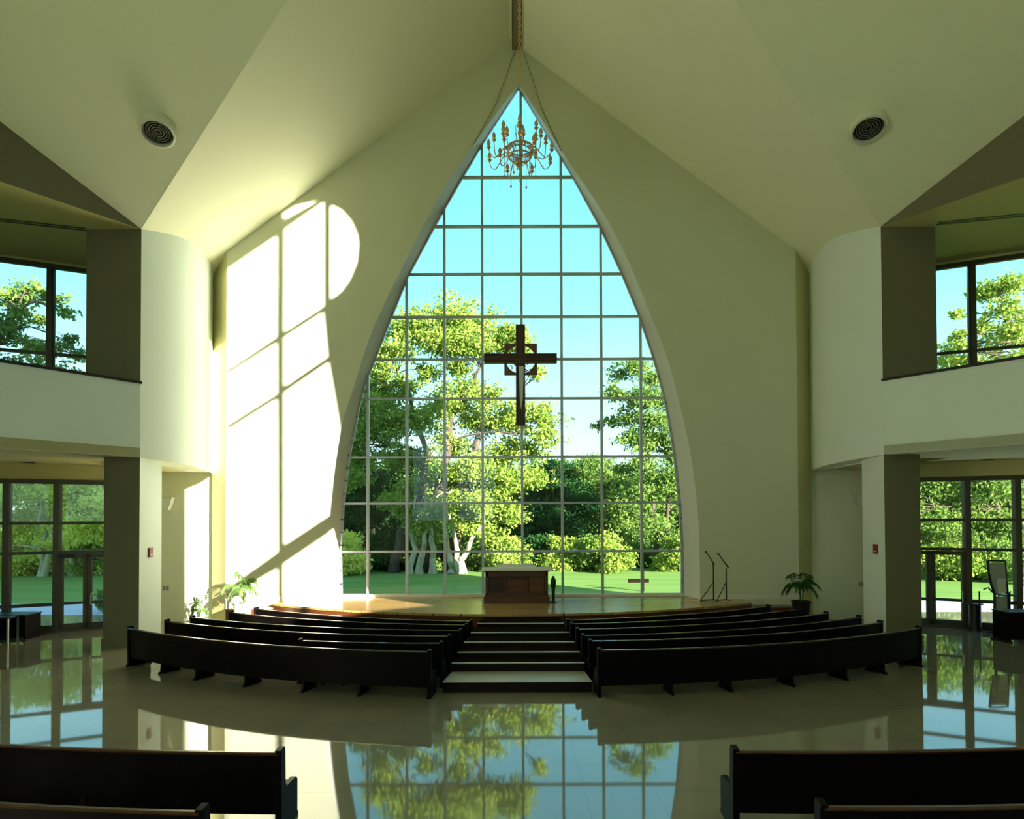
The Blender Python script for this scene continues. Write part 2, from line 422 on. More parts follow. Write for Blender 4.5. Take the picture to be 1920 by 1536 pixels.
# wall face: strips left and right of opening
b = MB()
for side, o_ in ((-1, oL), (1, oR)):
    XE = side * E1.x
    for i in range(N):
        xa, za = o_[i]; xb, zb = o_[i + 1]
        b.add([(XE, YF, za), (xa, YF, za), (xb, YF, zb), (XE, YF, zb)], [(0, 1, 2, 3)]) if zb < E1.z - 1.5 else None
    # upper fan
    ks = [i for i in range(N + 1) if o_[i][1] >= E1.z - 1.5 - (o_[1][1] - o_[0][1])]
    i0 = next(i for i in range(N) if not (o_[i + 1][1] < E1.z - 1.5))
    poly = [(XE, YF, o_[i0][1])] + [(o_[i][0], YF, o_[i][1]) for i in range(i0, N + 1)]
    tris = []
    vs = [(XE, YF, o_[i0][1]), (XE, YF, z1(XE, YF) + .3)] + [(o_[i][0], YF, o_[i][1]) for i in range(i0, N + 1)] + [(0, YF, z1(0, YF) + .3)]
    # horizontal matching against the slope
    seq = [(o_[i][0], o_[i][1]) for i in range(i0, N + 1)]
    m_ = len(seq)
    outer = [(XE + (0 - XE) * j / (m_ - 1), 0) for j in range(m_)]
    outer = [(x, z1(x, YF) + .25) for x, _ in outer]
    vs = []
    for j in range(m_): vs += [(seq[j][0], YF, seq[j][1]), (outer[j][0], YF, outer[j][1])]
    fs = [(2 * j, 2 * j + 1, 2 * j + 3, 2 * j + 2) for j in range(m_ - 1)]
    b.add(vs, fs)
    b.add([(XE, YF, o_[i0][1]), (seq[0][0], YF, seq[0][1]), (outer[0][0], YF, outer[0][1])], [(0, 1, 2)])
    b.add([(XE, YF, 0), (o_[0][0], YF, 0), (o_[0][0], YF, ZP), (XE, YF, ZP)], [(0, 1, 2, 3)])
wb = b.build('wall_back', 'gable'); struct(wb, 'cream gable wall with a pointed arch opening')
b = MB()
for o_, g_ in ((oL, gL), (oR, gR)):
    vs = []
    for i in range(N + 1): vs += [(o_[i][0], YF, o_[i][1]), (g_[i][0], YG + .1, g_[i][1])]
    b.add(vs, [(2 * i, 2 * i + 1, 2 * i + 3, 2 * i + 2) for i in range(N)])
o = b.build('trim_arch_reveal', 'reveal', smooth=True); struct(o, 'white splayed reveal of the arched window')
# outside skin behind the wall so no light leaks
b = MB()
for s, g_ in ((-1, gL), (1, gR)):
    vs = []
    for i in range(N + 1): vs += [(g_[i][0], YG + .1, g_[i][1]), (s * 13, YG + .1, g_[i][1])]
    b.add(vs, [(2 * i, 2 * i + 1, 2 * i + 3, 2 * i + 2) for i in range(N)])
    b.add([(0, YG + .1, gL[-1][1]), (s * 13, YG + .1, gL[-1][1]), (s * 13, YG + .1, 20), (0, YG + .1, 20)], [(0, 1, 2, 3)])
b.add([(-13, YG + .1, -1), (13, YG + .1, -1), (13, YG + .1, ZP), (-13, YG + .1, ZP)], [(0, 1, 2, 3)])
struct(b.build('wall_back_exterior', 'white'))

# arched window: frame, bars, glass
win = thing('window_1', (0, YG, ZP), 'tall pointed-arch window of clear panes over the altar', None); win['kind'] = 'structure'
out = [(x, z) for x, z in gL] + [(x, z) for x, z in gR[::-1][1:]]
b = MB()
path = out + [out[0]]
for i in range(len(path) - 1):
    (xa, za), (xb, zb) = path[i], path[i + 1]
    d = Vector((xb - xa, 0, zb - za)).normalized(); nn = Vector((d.z, 0, -d.x)) * .05
    pa, pb = Vector((xa, YG - .05, za)) - d * .02, Vector((xb, YG - .05, zb)) + d * .02
    b.prism([pa - nn, pa + nn, pb + nn, pb - nn], (0, .10, 0))
put(win, b, 'window_frame', 'mull')
gpoly = [(x, YG, z) for x, z in out]
b = MB(); b.add(gpoly, [tuple(range(len(gpoly)))]); put(win, b, 'window_glass', 'glass')
def xlim(z):
    return float(np.interp(z, [p[1] for p in gL], [p[0] for p in gL])), float(np.interp(z, [p[1] for p in gR], [p[0] for p in gR]))
def ztop(x):
    g_ = gL if x < apx else gR
    P = sorted([(p[0], p[1]) for p in g_ if True])
    return float(np.interp(x, [p[0] for p in P], [p[1] for p in P]))
TR = [333, 425, 514.5, 594.5, 674, 747.5, 857, 943.5, 1034]
VX = [(690, 1000), (763, 1000), (834, 900), (905, 800), (978.5, 800), (1053.5, 800), (1128.5, 900), (1203, 1000)]
zT = [PY(960, y, YG).z for y in TR]; xV = [PY(x, y, YG).x for x, y in VX]
for z in zT:
    a, c = xlim(z); put(win, MB().box(a - .02, c + .02, YG - .06, YG + .05, z - .035, z + .035), 'transom_bar', 'mull')
for x in xV:
    z = ztop(x); put(win, MB().box(x - .04, x + .04, YG - .075, YG + .06, ZP, z), 'mullion_bar', 'mull')
put(win, MB().box(gL[0][0], gR[0][0], YG - .12, YG + .05, ZP, ZP + .09), 'window_sill', 'base')

# ------------------------------------------------------------------ ceilings
for s, nm in ((-1, 'left'), (1, 'right')):
    def P_(x, y, f=z1): return (s * x, y, f(x, y))
    quad_wall('ceiling_nave_' + nm, [P_(0, YG + .4), P_(XS + .7, YG + .4), P_(XS + .4, YB), P_(XA + .02, YA), (0, Q.y, z1(0, Q.y))], 'ceil')
    pts = [(s * XA, YA, z2(XA, YA)), (0, Q.y, z2(0, Q.y)), (0, YT, z2(0, YT)), (s * XO, YT, z2(XO, YT)), (s * XO, R2.y, z2(XO, R2.y))]
    quad_wall('ceiling_crossing_' + nm, pts, 'ceil')
    # high roof over the unseen rear of the hall
    quad_wall('ceiling_rear_' + nm, [(0, YT, z2(0, YT)), (s * XO, YT, z2(XO, YT)), (s * XO, YR, z2(XO, YT)), (0, YR, z2(0, YT))], 'ceil')
    # curved upper wall
    n_ = 24; top_, bot_ = [], []
    for i in range(n_ + 1):
        t = i / n_; x = XA + (XB - XA) * t - .30 * math.sin(math.pi * t); y = YA + (YB - YA) * t
        top_.append((s * x, y, z1(x, y) + .12)); bot_.append((s * x, y, ZSL + (ZSOF - .06 - ZSL) * t))
    b = MB(); vs = []
    for i in range(n_ + 1): vs += [bot_[i], top_[i]]
    b.add(vs, [(2 * i, 2 * i + 1, 2 * i + 3, 2 * i + 2) for i in range(n_)])
    # thickness at far edge
    b.add([(s * XB, YB, ZSOF - .06), (s * (XB + .12), YB, ZSOF - .06), (s * (XB + .12), YB, 12.5), (s * XB, YB, 12.5)], [(0, 1, 2, 3)])
    b.add([(s * (XB + .12), YB, ZSOF - .06), (s * (XB + .12), YB, 12.5), (s * (XA + .3), YA + 1, 12.5), (s * (XA + .3), YA + 1, ZSOF)], [(0, 1, 2, 3)])
    b.add([(s * XB, YB, ZSOF - .06), (s * XS, YS, ZSOF - .06), (s * XS, YS, 13), (s * XB, YB, 13)], [(0, 1, 2, 3)])
    o = b.build('wall_%s_curved' % nm, 'white', smooth=True); struct(o, 'white curved upper wall on the %s' % nm)
    # soffit sliver under curved wall bulge
    b = MB(); vs = []
    for i in range(n_ + 1): vs += [bot_[i], (s * (XA + .3), bot_[i][1], bot_[i][2])]
    b.add(vs, [(2 * i, 2 * i + 1, 2 * i + 3, 2 * i + 2) for i in range(n_)])
    struct(b.build('ceiling_soffit_edge_' + nm, 'ceil'))
    # post below (white side face, front face with shade put into its colour)
    XQ = PY(960 + 767, 1100, YA, False).x
    b = MB().add([(s * XA, YA, 0), (s * XA, YPOST, 0), (s * XA, YPOST, ZSL), (s * XA, YA, ZSL)], [(0, 1, 2, 3)])
    b.add([(s * XA, YPOST, 0), (s * XQ, YPOST, 0), (s * XQ, YPOST, ZSL), (s * XA, YPOST, ZSL)], [(0, 1, 2, 3)])
    struct(b.build('wall_%s_post_side' % nm, 'white'), 'white face of the %s post' % nm)
    b = MB().add([(s * XA, YA, 0), (s * XQ, YA, 0), (s * XQ, YA, ZSL), (s * XA, YA, ZSL)], [(0, 1, 2, 3)])
    b.add([(s * XQ, YA, 0), (s * XQ, YPOST, 0), (s * XQ, YPOST, ZSL), (s * XQ, YA, ZSL)], [(0, 1, 2, 3)])
    struct(b.build('wall_%s_post_front' % nm, 'brown'), 'front face of the %s post, shade in its dark colour' % nm)
    struct(MB().box(*sorted((s * (XA + .0), s * (XQ + .03))), YA - .03, YA, 0, .22).build('baseboard_%s_post' % nm, 'brown'))
    # upper face, its shade likewise put into the dark colour
    XU = PY(960 + 797, 560, YA, False).x
    YW0 = PZ(960 + 770, 1177, 0, False); YW1 = PZ(960 + 960, 1189, 0, False)
    wd = (YW1 - YW0).normalized(); XOUT = 17.5
    def wp(x): return YW0.y + wd.y / wd.x * (x - YW0.x)
    b = MB().add([(s * XA, YA, ZPR - .3), (s * XU, YA, ZPR - .3), (s * XU, YA, ZA), (s * XA, YA, ZA)], [(0, 1, 2, 3)])
    b.add([(s * XU, YA, ZSL + .2), (s * XU, wp(XU), ZSL + .2), (s * XU, wp(XU), ZA), (s * XU, YA, ZA)], [(0, 1, 2, 3)])
    struct(b.build('wall_%s_gallery_pier' % nm, 'brown'), 'pier beside the %s gallery window, shade in its dark colour' % nm)
    # gallery slab and parapet
    b = MB()
    slab = [(XA, YA), (XA, YPOST), (12.7, YPOST), (12.7, wp(12.7)), (XOUT, wp(XOUT)), (XOUT, R2.y), (R2.x, R2.y)]
    b.prism([(s * x, y, ZSL + .004) for x, y in slab], (0, 0, .25))
    slab2 = [(XA, YPOST), (XA + .3, YPOST + .1), (XB + .12, YB), (XS, YS), (XS, YN + .1), (12.7, YN + .1), (12.7, wp(12.7)), (11.3, YPOST)]
    b.prism([(s * x, y, ZSOF) for x, y in slab2], (0, 0, .25)); struct(b.build('ceiling_aisle_' + nm, 'aisle'), 'ceiling under the %s gallery' % nm)
    t2 = .16; nx = Vector((dirR.y, -dirR.x)); nx = nx if nx.x > 0 else -nx
    par = [(XA, YA), (R2.x, R2.y), (R2.x + nx.x * t2, R2.y + nx.y * t2), (XA + nx.x * t2, YA + nx.y * t2)]
    b = MB().prism([(s * x, y, ZSL) for x, y in par], (0, 0, ZPR - ZSL - .05))
    struct(b.build('wall_%s_parapet' % nm, 'white'), 'white gallery parapet on the %s' % nm)
    q = Vector((dirR.y, -dirR.x)) * .04
    rail = [(XA - .05, YA + .03), (R2.x - nx.x * .03, R2.y - nx.y * .03), (R2.x + nx.x * (t2 + .03), R2.y + nx.y * (t2 + .03)), (XA + nx.x * (t2 + .03), YA + nx.y * (t2 + .03))]
    rail[0] = (XA - nx.x * .03 - dirR.x * .03, YA - nx.y * .03 - dirR.y * .03)
    b = MB().prism([(s * x, y, ZPR - .05) for x, y in rail], (0, 0, .07)); struct(b.build('trim_handrail_' + nm, 'black'), 'dark rail along the %s parapet' % nm)
    # gallery ceiling, fascia to the crossing ceiling
    gc = [(XA, YA), (XU, YA), (XU, wp(XU) + .1), (XOUT, wp(XOUT) + .1), (XOUT, R2.y), (R2.x, R2.y)]
    quad_wall('ceiling_gallery_' + nm, [(s * x, y, ZA) for x, y in gc], 'aisle', 'dim ceiling over the %s gallery' % nm)
    quad_wall('wall_%s_fascia' % nm, [(s * XA, YA, ZA), (s * R2.x, R2.y, ZA), (s * R2.x, R2.y, z2(R2.x, R2.y)), (s * XA, YA, z2(XA, YA))], 'brown')
    # niche
    b = MB().add([(s * XS, YN, 0), (s * 12.7, YN, 0), (s * 12.7, YN, 5.1), (s * XS, YN, 5.1)], [(0, 1, 2, 3)])
    b.add([(s * 12.7, YN, 0), (s * 12.7, wp(12.7), 0), (s * 12.7, wp(12.7), 5.1), (s * 12.7, YN, 5.1)], [(0, 1, 2, 3)])
    b.add([(s * XS, YS, 0), (s * XS, YN, 0), (s * XS, YN, 5.1), (s * XS, YS, 5.1)], [(0, 1, 2, 3)])
    struct(b.build('wall_%s_niche' % nm, 'wall'), 'cream recess wall on the %s' % nm)
    b = MB().add([(s * E1.x, YF, 0), (s * XS, YS, 0), (s * XS, YS, 13.5), (s * E1.x, YF, 13.5)], [(0, 1, 2, 3)])
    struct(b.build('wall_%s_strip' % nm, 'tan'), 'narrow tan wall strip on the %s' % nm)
    # outer closures above the slab
    b = MB().add([(s * XS, YS, 5), (s * 12.7, wp(12.7) + 1, 5), (s * 12.7, wp(12.7) + 1, 13.5), (s * XS, YS, 13.5)], [(0, 1, 2, 3)])
    b.add([(s * 12.7, wp(12.7) + 1, 5), (s * XU, wp(XU), 5), (s * XU, wp(XU), 13), (s * 12.7, wp(12.7) + 1, 13)], [(0, 1, 2, 3)])
    b.add([(s * XA, YA + .01, 12.95), (s * XU, YA + .01, 12.95), (s * XU, wp(XU), 12.95), (s * 12.7, wp(12.7) + 1, 12.95), (s * XS, YS, 12.95), (s * E1.x, YF, 12.95), (s * XB, YB, 12.95)], [(0, 1, 2, 3, 4, 5, 6)])
    b.add([(s * XA, YA + .01, ZA), (s * XU, YA + .01, ZA), (s * XU, YA + .01, 13), (s * XA, YA + .01, 13)], [(0, 1, 2, 3)])
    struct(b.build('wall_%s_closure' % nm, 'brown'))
    # outer side walls of aisle and hall
    SW = [(XOUT, wp(XOUT) + .1), (XOUT, R2.y)]
    b = MB().add([(s * XOUT, SW[0][1], 0), (s * XOUT, R2.y, 0), (s * XOUT, R2.y, 12), (s * XOUT, SW[0][1], 12)], [(0, 1, 2, 3)])
    b.add([(s * XOUT, R2.y, 0), (s * R2.x, R2.y, 0), (s * R2.x, R2.y, z2(R2.x, R2.y) + 1), (s * XOUT, R2.y, z2(R2.x, R2.y) + 1)], [(0, 1, 2, 3)])
    struct(b.build('wall_%s_aisle' % nm, 'wall'))
    # wall above windows on window plane (top closure) and floor-level plane bits
    b = MB().add([(s * XU, wp(XU), ZA - .12), (s * XOUT, wp(XOUT), ZA - .12), (s * XOUT, wp(XOUT), ZA + .3), (s * XU, wp(XU), ZA + .3)], [(0, 1, 2, 3)])
    b.add([(s * XU, wp(XU), 4.62), (s * XOUT, wp(XOUT), 4.62), (s * XOUT, wp(XOUT), 7.35), (s * XU, wp(XU), 7.35)], [(0, 1, 2, 3)])
    struct(b.build('wall_%s_window_band' % nm, 'aisle'))
    # ---- glazing on the slanting wall plane
    th = math.atan2(wd.y, wd.x)
    def glaz(name, xs_off, z0, z_1, hz, x_in, label, extra_v=(), door=None):
        r = thing(name, (0, 0, 0), label, None); r['kind'] = 'structure'
        def bar(xa, xb, za, zb, dep=.10, nm_='bar', m_='bronze'):
            ya, yb = wp(xa), wp(xb)
            bb = MB().prism([(s * xa, ya - dep / 2, za), (s * xb, yb - dep / 2, za), (s * xb, yb - dep / 2, zb), (s * xa, ya - dep / 2, zb)], (0, dep, 0))
            return bb
        bb = bar(x_in, XOUT, z_1 - .05, z_1 + .09, .14); put(r, bb, 'head_rail', 'bronze')
        bb = bar(x_in, XOUT, z0, z0 + .07, .14); put(r, bb, 'sill_rail', 'bronze')
        for off in xs_off:
            d = ray(960 + off, 800, False)
            x = (YW0.y - wd.y / wd.x * YW0.x) / (1 / (d.x / d.y) - wd.y / wd.x)
            put(r, bar(x - .065, x + .065, z0, z_1, .16), 'mullion', 'bronze')
        for hzz in hz: put(r, bar(x_in, XOUT, hzz - .045, hzz + .045, .12), 'transom', 'bronze')
        g_ = MB().add([(s * x_in, wp(x_in), z0), (s * XOUT, wp(XOUT), z0), (s * XOUT, wp(XOUT), z_1), (s * x_in, wp(x_in), z_1)], [(0, 1, 2, 3)])
        put(r, g_, 'window_glass', 'glass')
        return r, bar
    lw, bar = glaz('window_%d' % (2 if s < 0 else 3), (850, 944, 1045, 1140), 0, 4.56, (3.32, 2.42), 12.0, 'ground floor glazing under the %s gallery' % nm)
    def xo(off):
        d = ray(960 + off, 800, False)
        return (YW0.y - wd.y / wd.x * YW0.x) / (1 / (d.x / d.y) - wd.y / wd.x)
    # fixed bay bottom panel and rail
    put(lw, bar(xo(850), XOUT, 0, .22, .09), 'kick_panel', 'bronze')
    put(lw, bar(xo(850), XOUT, .80, .90, .10), 'mid_rail', 'bronze')
    uw, bar2 = glaz('window_%d' % (4 if s < 0 else 5), (866, 1010, 1150), 7.3, ZA - .18, (PY(960 + 866, 661, wp(xo(866)), False).z,), XU, 'gallery window above the %s parapet' % nm)
    # doors
    dr_ = thing('door_%d' % (1 if s < 0 else 2), (s * xo(850), wp(xo(850)), 0), 'glazed bronze door in the %s window wall' % nm, None); dr_['kind'] = 'structure'
    leaves = ((xo(848) - .03, xo(793)), (xo(792), xo(745))) if s < 0 else ((xo(846), xo(782)), (xo(780), xo(730)))
    for (xa, xb) in leaves:
        lo, hi = min(xa, xb), max(xa, xb)
        for (p, q_, za, zb) in ((lo, lo + .09, 0, 2.36), (hi - .09, hi, 0, 2.36), (lo, hi, 2.24, 2.36), (lo, hi, 0, .24), (lo, hi, .82, .90)):
            put(dr_, bar(p, q_, za, zb, .07), 'door_frame', 'bronze')
    xa = leaves[0][1] if s < 0 else leaves[0][0]
    hb = MB(); hx = (xa - .12) if s > 0 else xa - .13
    hy = wp(hx) - .1
    hb.tube([(s * hx, hy + .06, .78), (s * hx, hy, .80), (s * hx, hy, 1.12), (s * hx, hy + .06, 1.14)], .018)
    put(dr_, hb, 'door_handle', 'silver')
    if s < 0: put(dr_, bar(xo(845), xo(815), 2.27, 2.37, .2), 'door_closer', 'black')

# hall side walls and rear wall (outside the frame). The right one holds the tall side window the sun comes through.
XWL = XO
quad_wall('wall_left', [(-XO, R2.y, 0), (-XO, YR, 0), (-XO, YR, 27), (-XO, R2.y, 27)], 'wall')
# rear wall with two added openings; their sun bounces off the left wall as fill
def holed_wall(name, outer, holes, m, normal, label=None):
    bm = bmesh.new()
    for L in [outer] + holes:
        vs = [bm.verts.new(p) for p in L]
        for i in range(len(vs)): bm.edges.new((vs[i], vs[(i + 1) % len(vs)]))
    bmesh.ops.triangle_fill(bm, use_beauty=True, use_dissolve=False, edges=bm.edges[:], normal=normal)
    me = bpy.data.meshes.new(name); bm.to_mesh(me); bm.free()
    return struct(link(name, me, m), label)
holes = [[(x, YR, 3.2), (x + 3.0, YR, 3.2), (x + 3.0, YR, 11), (x, YR, 11)] for x in (-8.5, -4.5)]
holed_wall('wall_rear', [(-XO, YR, 0), (XO, YR, 0), (XO, YR, 27), (-XO, YR, 27)], holes, 'wall', (0, 1, 0), 'unseen rear wall with two openings added for fill light')
panels = [
 [(427, 506), (518, 444), (517, 632), (427, 692)],
 [(532, 401), (555, 387), (594, 377), (534, 410)],
 [(535, 430), (606, 380), (606, 574), (534, 621)],
 [(621, 385.5), (639, 395), (657, 415), (668, 440), (670.5, 460), (667, 493), (654.6, 524), (639, 546), (621, 560)],
 [(427, 703), (518, 644.5), (518, 738), (427, 795)],
 [(534, 633), (605, 587), (613, 669), (534, 723)],
 [(427, 808), (518, 750), (519, 1035), (427, 1100)],
 [(534, 737), (615, 681), (632, 780), (637, 812), (630, 880), (622, 962), (534, 1020)],
 [(533, 1058), (640, 985), (760, 1150), (533, 1185)],
 [(427, 1122), (519, 1068), (519, 1200), (427, 1200)],
 [(394, 640), (424, 640), (424, 1215), (394, 1215)],
 [(370, 890), (393.5, 890), (393.5, 1215), (370, 1215)],
]
glp = []
for pn in panels:
    L = []
    for x, y in pn:
        p = PY(x, y, YF); t = (XO - p.x) / -LX
        L.append((XO, YF - t, p.z - LZ * t))
    glp.append(L)
holed_wall('wall_right', [(XO, R2.y, 0), (XO, YR, 0), (XO, YR, 27), (XO, R2.y, 27)], glp, 'wall', (1, 0, 0), 'side wall with a tall divided window')

# ridge channel
b = MB()
b.box(.05, .36, 10, YF, z1(0, YF) - .32, z1(0, YF) + .3)
struct(put(tag(thing('trim_ridge', (0, YF, 18), None, None), kind='structure'), b, 'ridge_channel', 'duct'))
b = MB().box(.015, .045, 10, YF - .01, z1(0, YF) - .36, z1(0, YF) + .3).box(.365, .395, 10, YF - .01, z1(0, YF) - .36, z1(0, YF) + .3)
struct(b.build('trim_ridge_edges', 'base'))
# baseboards on the platform wall
for s, o_ in ((-1, oL), (1, oR)):
    b = MB().box(*sorted((o_[0][0], s * E1.x)), YF - .03, YF, ZP if True else 0, ZP + .17)
    b.box(*sorted((o_[0][0], s * E1.x)), YF - .036, YF, ZP + .155, ZP + .17)
    struct(b.build('baseboard_back_' + ('left' if s < 0 else 'right'), 'base'))
#__OBJECTS__
# ================================================================== OBJECTS
# ---------------------------------------------------------------- pews
def make_pew(pin, pout, R, label, group, supports=5, zcap=.90, joints=(), capm='pewcapdark'):
    """pin/pout: cap ends (plan) towards the aisle / the side wall; the seat is on the window side"""
    pts, c = arc_pts(pin, pout, R, 40)
    c = Vector((c.x, c.y))
    root = thing('church_pew', (pts[0][0], pts[0][1], 0), label, 'pew', group)
    def off(p, d, z):           # d>0 moves towards the arc centre (window side)
        v = Vector(p) - c; L = v.length; v = v * ((L - d) / L) + c
        return (v.x, v.y, z)
    def ribbon(sec, a=0, b_=40):
        bb = MB(); n = len(sec); vs = []
        for p in pts[a:b_ + 1]: vs += [off(p, d, z) for d, z in sec]
        k = b_ - a
        fs = [(i * n + j, i * n + (j + 1) % n, (i + 1) * n + (j + 1) % n, (i + 1) * n + j) for i in range(k) for j in range(n)]
        fs += [tuple(range(n))[::-1], tuple(range(k * n, (k + 1) * n))]
        return bb.add(vs, fs)
    put(root, ribbon([(0.0, zcap - .03), (0.03, zcap - .03), (.075, .22), (.045, .22)]), 'backrest', 'pew')
    cuts = [0] + list(joints) + [40]
    for a, b_ in zip(cuts[:-1], cuts[1:]):
        put(root, ribbon([(-.015, zcap - .03), (-.02, zcap - .012), (-.005, zcap), (.03, zcap), (.045, zcap - .012), (.04, zcap - .03)], a, b_), 'cap_rail', capm)
    put(root, ribbon([(.07, .40), (.46, .42), (.48, .41), (.47, .38), (.07, .36)]), 'seat', 'pew')
    put(root, ribbon([(.06, .20), (.085, .20), (.085, .28), (.06, .28)]), 'lower_rail', 'pew')
    def radial(i, name, prof_, th, m_='pew'):
        p = Vector(pts[i]); q = Vector(pts[min(i + 1, 40)]) - Vector(pts[max(i - 1, 0)]); q.normalize()
        poly = [off(p, d, z) for d, z in prof_]
        bb = MB().prism([Vector(v) - Vector((q.x, q.y, 0)) * th / 2 for v in poly], Vector((q.x, q.y, 0)) * th)
        return put(root, bb, name, m_, bevel=.006)
    endp = [(-.03, 0), (-.03, .04), (.0, .05), (-.01, zcap - .03), (-.02, zcap + .02), (.10, zcap + .035), (.12, zcap - .02), (.13, .52), (.17, .47), (.46, .46), (.50, .42), (.50, .05), (.53, .04), (.53, 0)]
    radial(0, 'end_panel', endp, .07); radial(40, 'end_panel', endp, .07)
    sup = [(-.03, 0), (-.03, .04), (.015, .06), (.03, .35), (.42, .36), (.42, .07), (.47, .05), (.47, 0)]
    for k in range(1, supports + 1):
        radial(round(40 * k / (supports + 1)), 'support', sup, .05)
    return root


ordn = ['rearmost', 'second from the rear', 'third from the rear', 'fourth from the rear', 'fifth from the rear', 'front']
LP = [((804, 1222), (240, 1177)), ((827, 1206), (561, 1201)), ((842, 1193), (310, 1164)), ((863, 1182), (358, 1157)), ((874, 1172), (430, 1148)), ((883, 1165), (478, 1141))]
RPW = [((1124, 1219), (1727, 1176)), ((1107, 1202), (1654, 1166)), ((1094, 1192), (1614, 1156)), ((1083, 1180), (1552, 1149)), ((1072, 1170), (1500, 1142)), ((1065, 1163), (1444, 1136))]
desc = {0: 'long dark curved pew showing its whole back, %s of the %s block',
        1: 'dark curved pew, %s in the %s block',
        2: 'dark curved pew, %s in the %s block', 3: 'dark curved pew, %s in the %s block',
        4: 'dark curved pew, %s in the %s block', 5: 'dark curved pew nearest the platform, %s row of the %s block'}
for nm, rows in (('left', LP), ('right', RPW)):
    for k, (a, b_) in enumerate(rows):
        zc = .90
        p, q = PZ(*a, zc), PZ(*b_, zc)
        lab = desc[k] % (ordn[k], nm)
        if nm == 'left' and k == 1: lab = 'short dark pew tucked in front of the rearmost one, left block'
        make_pew((p.x, p.y), (q.x, q.y), 15.3, lab, 'curved pews facing the altar', supports=5, joints=(12, 19, 25) if (k == 0) else ())
# near pews behind the cross aisle
for nm, a, b_, lab in (
        ('left', (522, 1411), (0, 1388), 'dark pew end-on beside the open floor, lower left, front of the near pair'),
        ('left', (374, 1522), (0, 1494), 'dark pew cut by the picture bottom, lower left corner'),
        ('right', (1380, 1408), (1920, 1393), 'dark pew beside the open floor, lower right, front of the near pair'),
        ('right', (1545, 1513), (1920, 1497), 'dark pew cut by the picture bottom, lower right corner')):
    p, q = PZ(*a, .90), PZ(*b_, .90)
    d = (q - p).normalized(); q = p + d * 5.6
    q.y = p.y + (q.y - p.y) * 1.1
    make_pew((p.x, p.y), (q.x, q.y), 24, lab, 'pews behind the cross aisle', supports=4, capm='pewcap')

# ---------------------------------------------------------------- altar and things on the platform
ab = PZ(969, 1132, ZP); ay = ab.y; sA = ay
x0 = PY(907, 1132, ay).x; x1 = PY(1031, 1132, ay).x; axc = (x0 + x1) / 2; hw = (x1 - x0) / 2
zt = PY(969, 1067, ay - .02).z
alt = thing('altar', (axc, ay + .4, ZP), 'dark brown panelled altar with a white top, centre of the platform', 'altar')
D = .80; hh = zt - ZP
def abox(x0_, x1_, y0_, y1_, z0_, z1_, nm, m_, bv=.008):
    b = MB().box(axc + x0_, axc + x1_, ay + y0_, ay + y1_, ZP + z0_, ZP + z1_); return put(alt, b, nm, m_, bevel=bv)
abox(-hw, hw, 0, D, 0, .20, 'plinth', 'altar'); abox(-hw + .03, hw - .03, .02, D - .02, .20, .26, 'plinth_moulding', 'altar')
abox(-hw + .06, hw - .06, .10, D - .05, .26, hh - .10, 'body', 'altarin')
for xa, xb in ((-hw + .05, -hw + .14), (-.37, -.33), (.33, .37), (hw - .14, hw - .05)):
    abox(xa, xb, .05, .11, .26, hh - .10, 'stile', 'altar')
abox(-hw + .05, hw - .05, .05, .11, .26, .33, 'bottom_rail', 'altar'); abox(-hw + .05, hw - .05, .05, .11, hh - .24, hh - .10, 'top_rail', 'altar')
abox(-.32, .32, .085, .10, .35, hh - .33, 'centre_panel', 'altar'); abox(.39, hw - .16, .085, .10, .35, hh - .27, 'side_panel', 'fascia')
abox(-hw + .02, hw - .02, .01, D, hh - .10, hh - .06, 'cornice', 'altar')
abox(-hw - .07, hw + .10, -.05, D + .05, hh - .06, hh, 'top_slab', 'cloth', .02)
bk = thing('open_book', (axc, ay + .3, zt), 'white open book lying on the altar top', 'book')
b = MB(); n_ = 12; vs = []
for i in range(n_ + 1):
    u = i / n_ * 2 - 1; z = .035 + .05 * (1 - abs(u)) * abs(u) * 4 * .6 + .01
    for y_, zz in ((0, 0.002), (0, z), (.42, z + .03), (.42, .002)): vs.append((axc + u * .60, ay + .22 + y_, zt + zz))
b.add(vs, [(i * 4 + j, i * 4 + (j + 1) % 4, (i + 1) * 4 + (j + 1) % 4, (i + 1) * 4 + j) for i in range(n_) for j in range(4)] + [(0, 1, 2, 3), (n_ * 4, n_ * 4 + 1, n_ * 4 + 2, n_ * 4 + 3)])
put(bk, b, 'pages', 'cloth')
put(bk, MB().box(axc - .62, axc + .62, ay + .20, ay + .66, zt + .001, zt + .006), 'cover', 'base')
# slim dark pedestal beside the altar
cs_ = PZ(1037.5, 1130, ZP)
st = thing('candle_stand', (cs_.x, cs_.y, ZP), 'slim black candle stand on a round foot beside the altar', 'candle stand')
put(st, MB().lathe([(.11, 0), (.12, .02), (.09, .04), (.04, .06)], cs_, 20), 'foot', 'black', smooth=True)
put(st, MB().lathe([(.045, .05), (.05, .2), (.055, .4), (.06, .42)], cs_, 16), 'stem', 'black', smooth=True)
put(st, MB().lathe([(.055, .41), (.075, .50), (.085, .62), (.08, .70), (.05, .76), (.045, .80), (.03, .82)], cs_, 16), 'candle_holder', 'black', smooth=True)
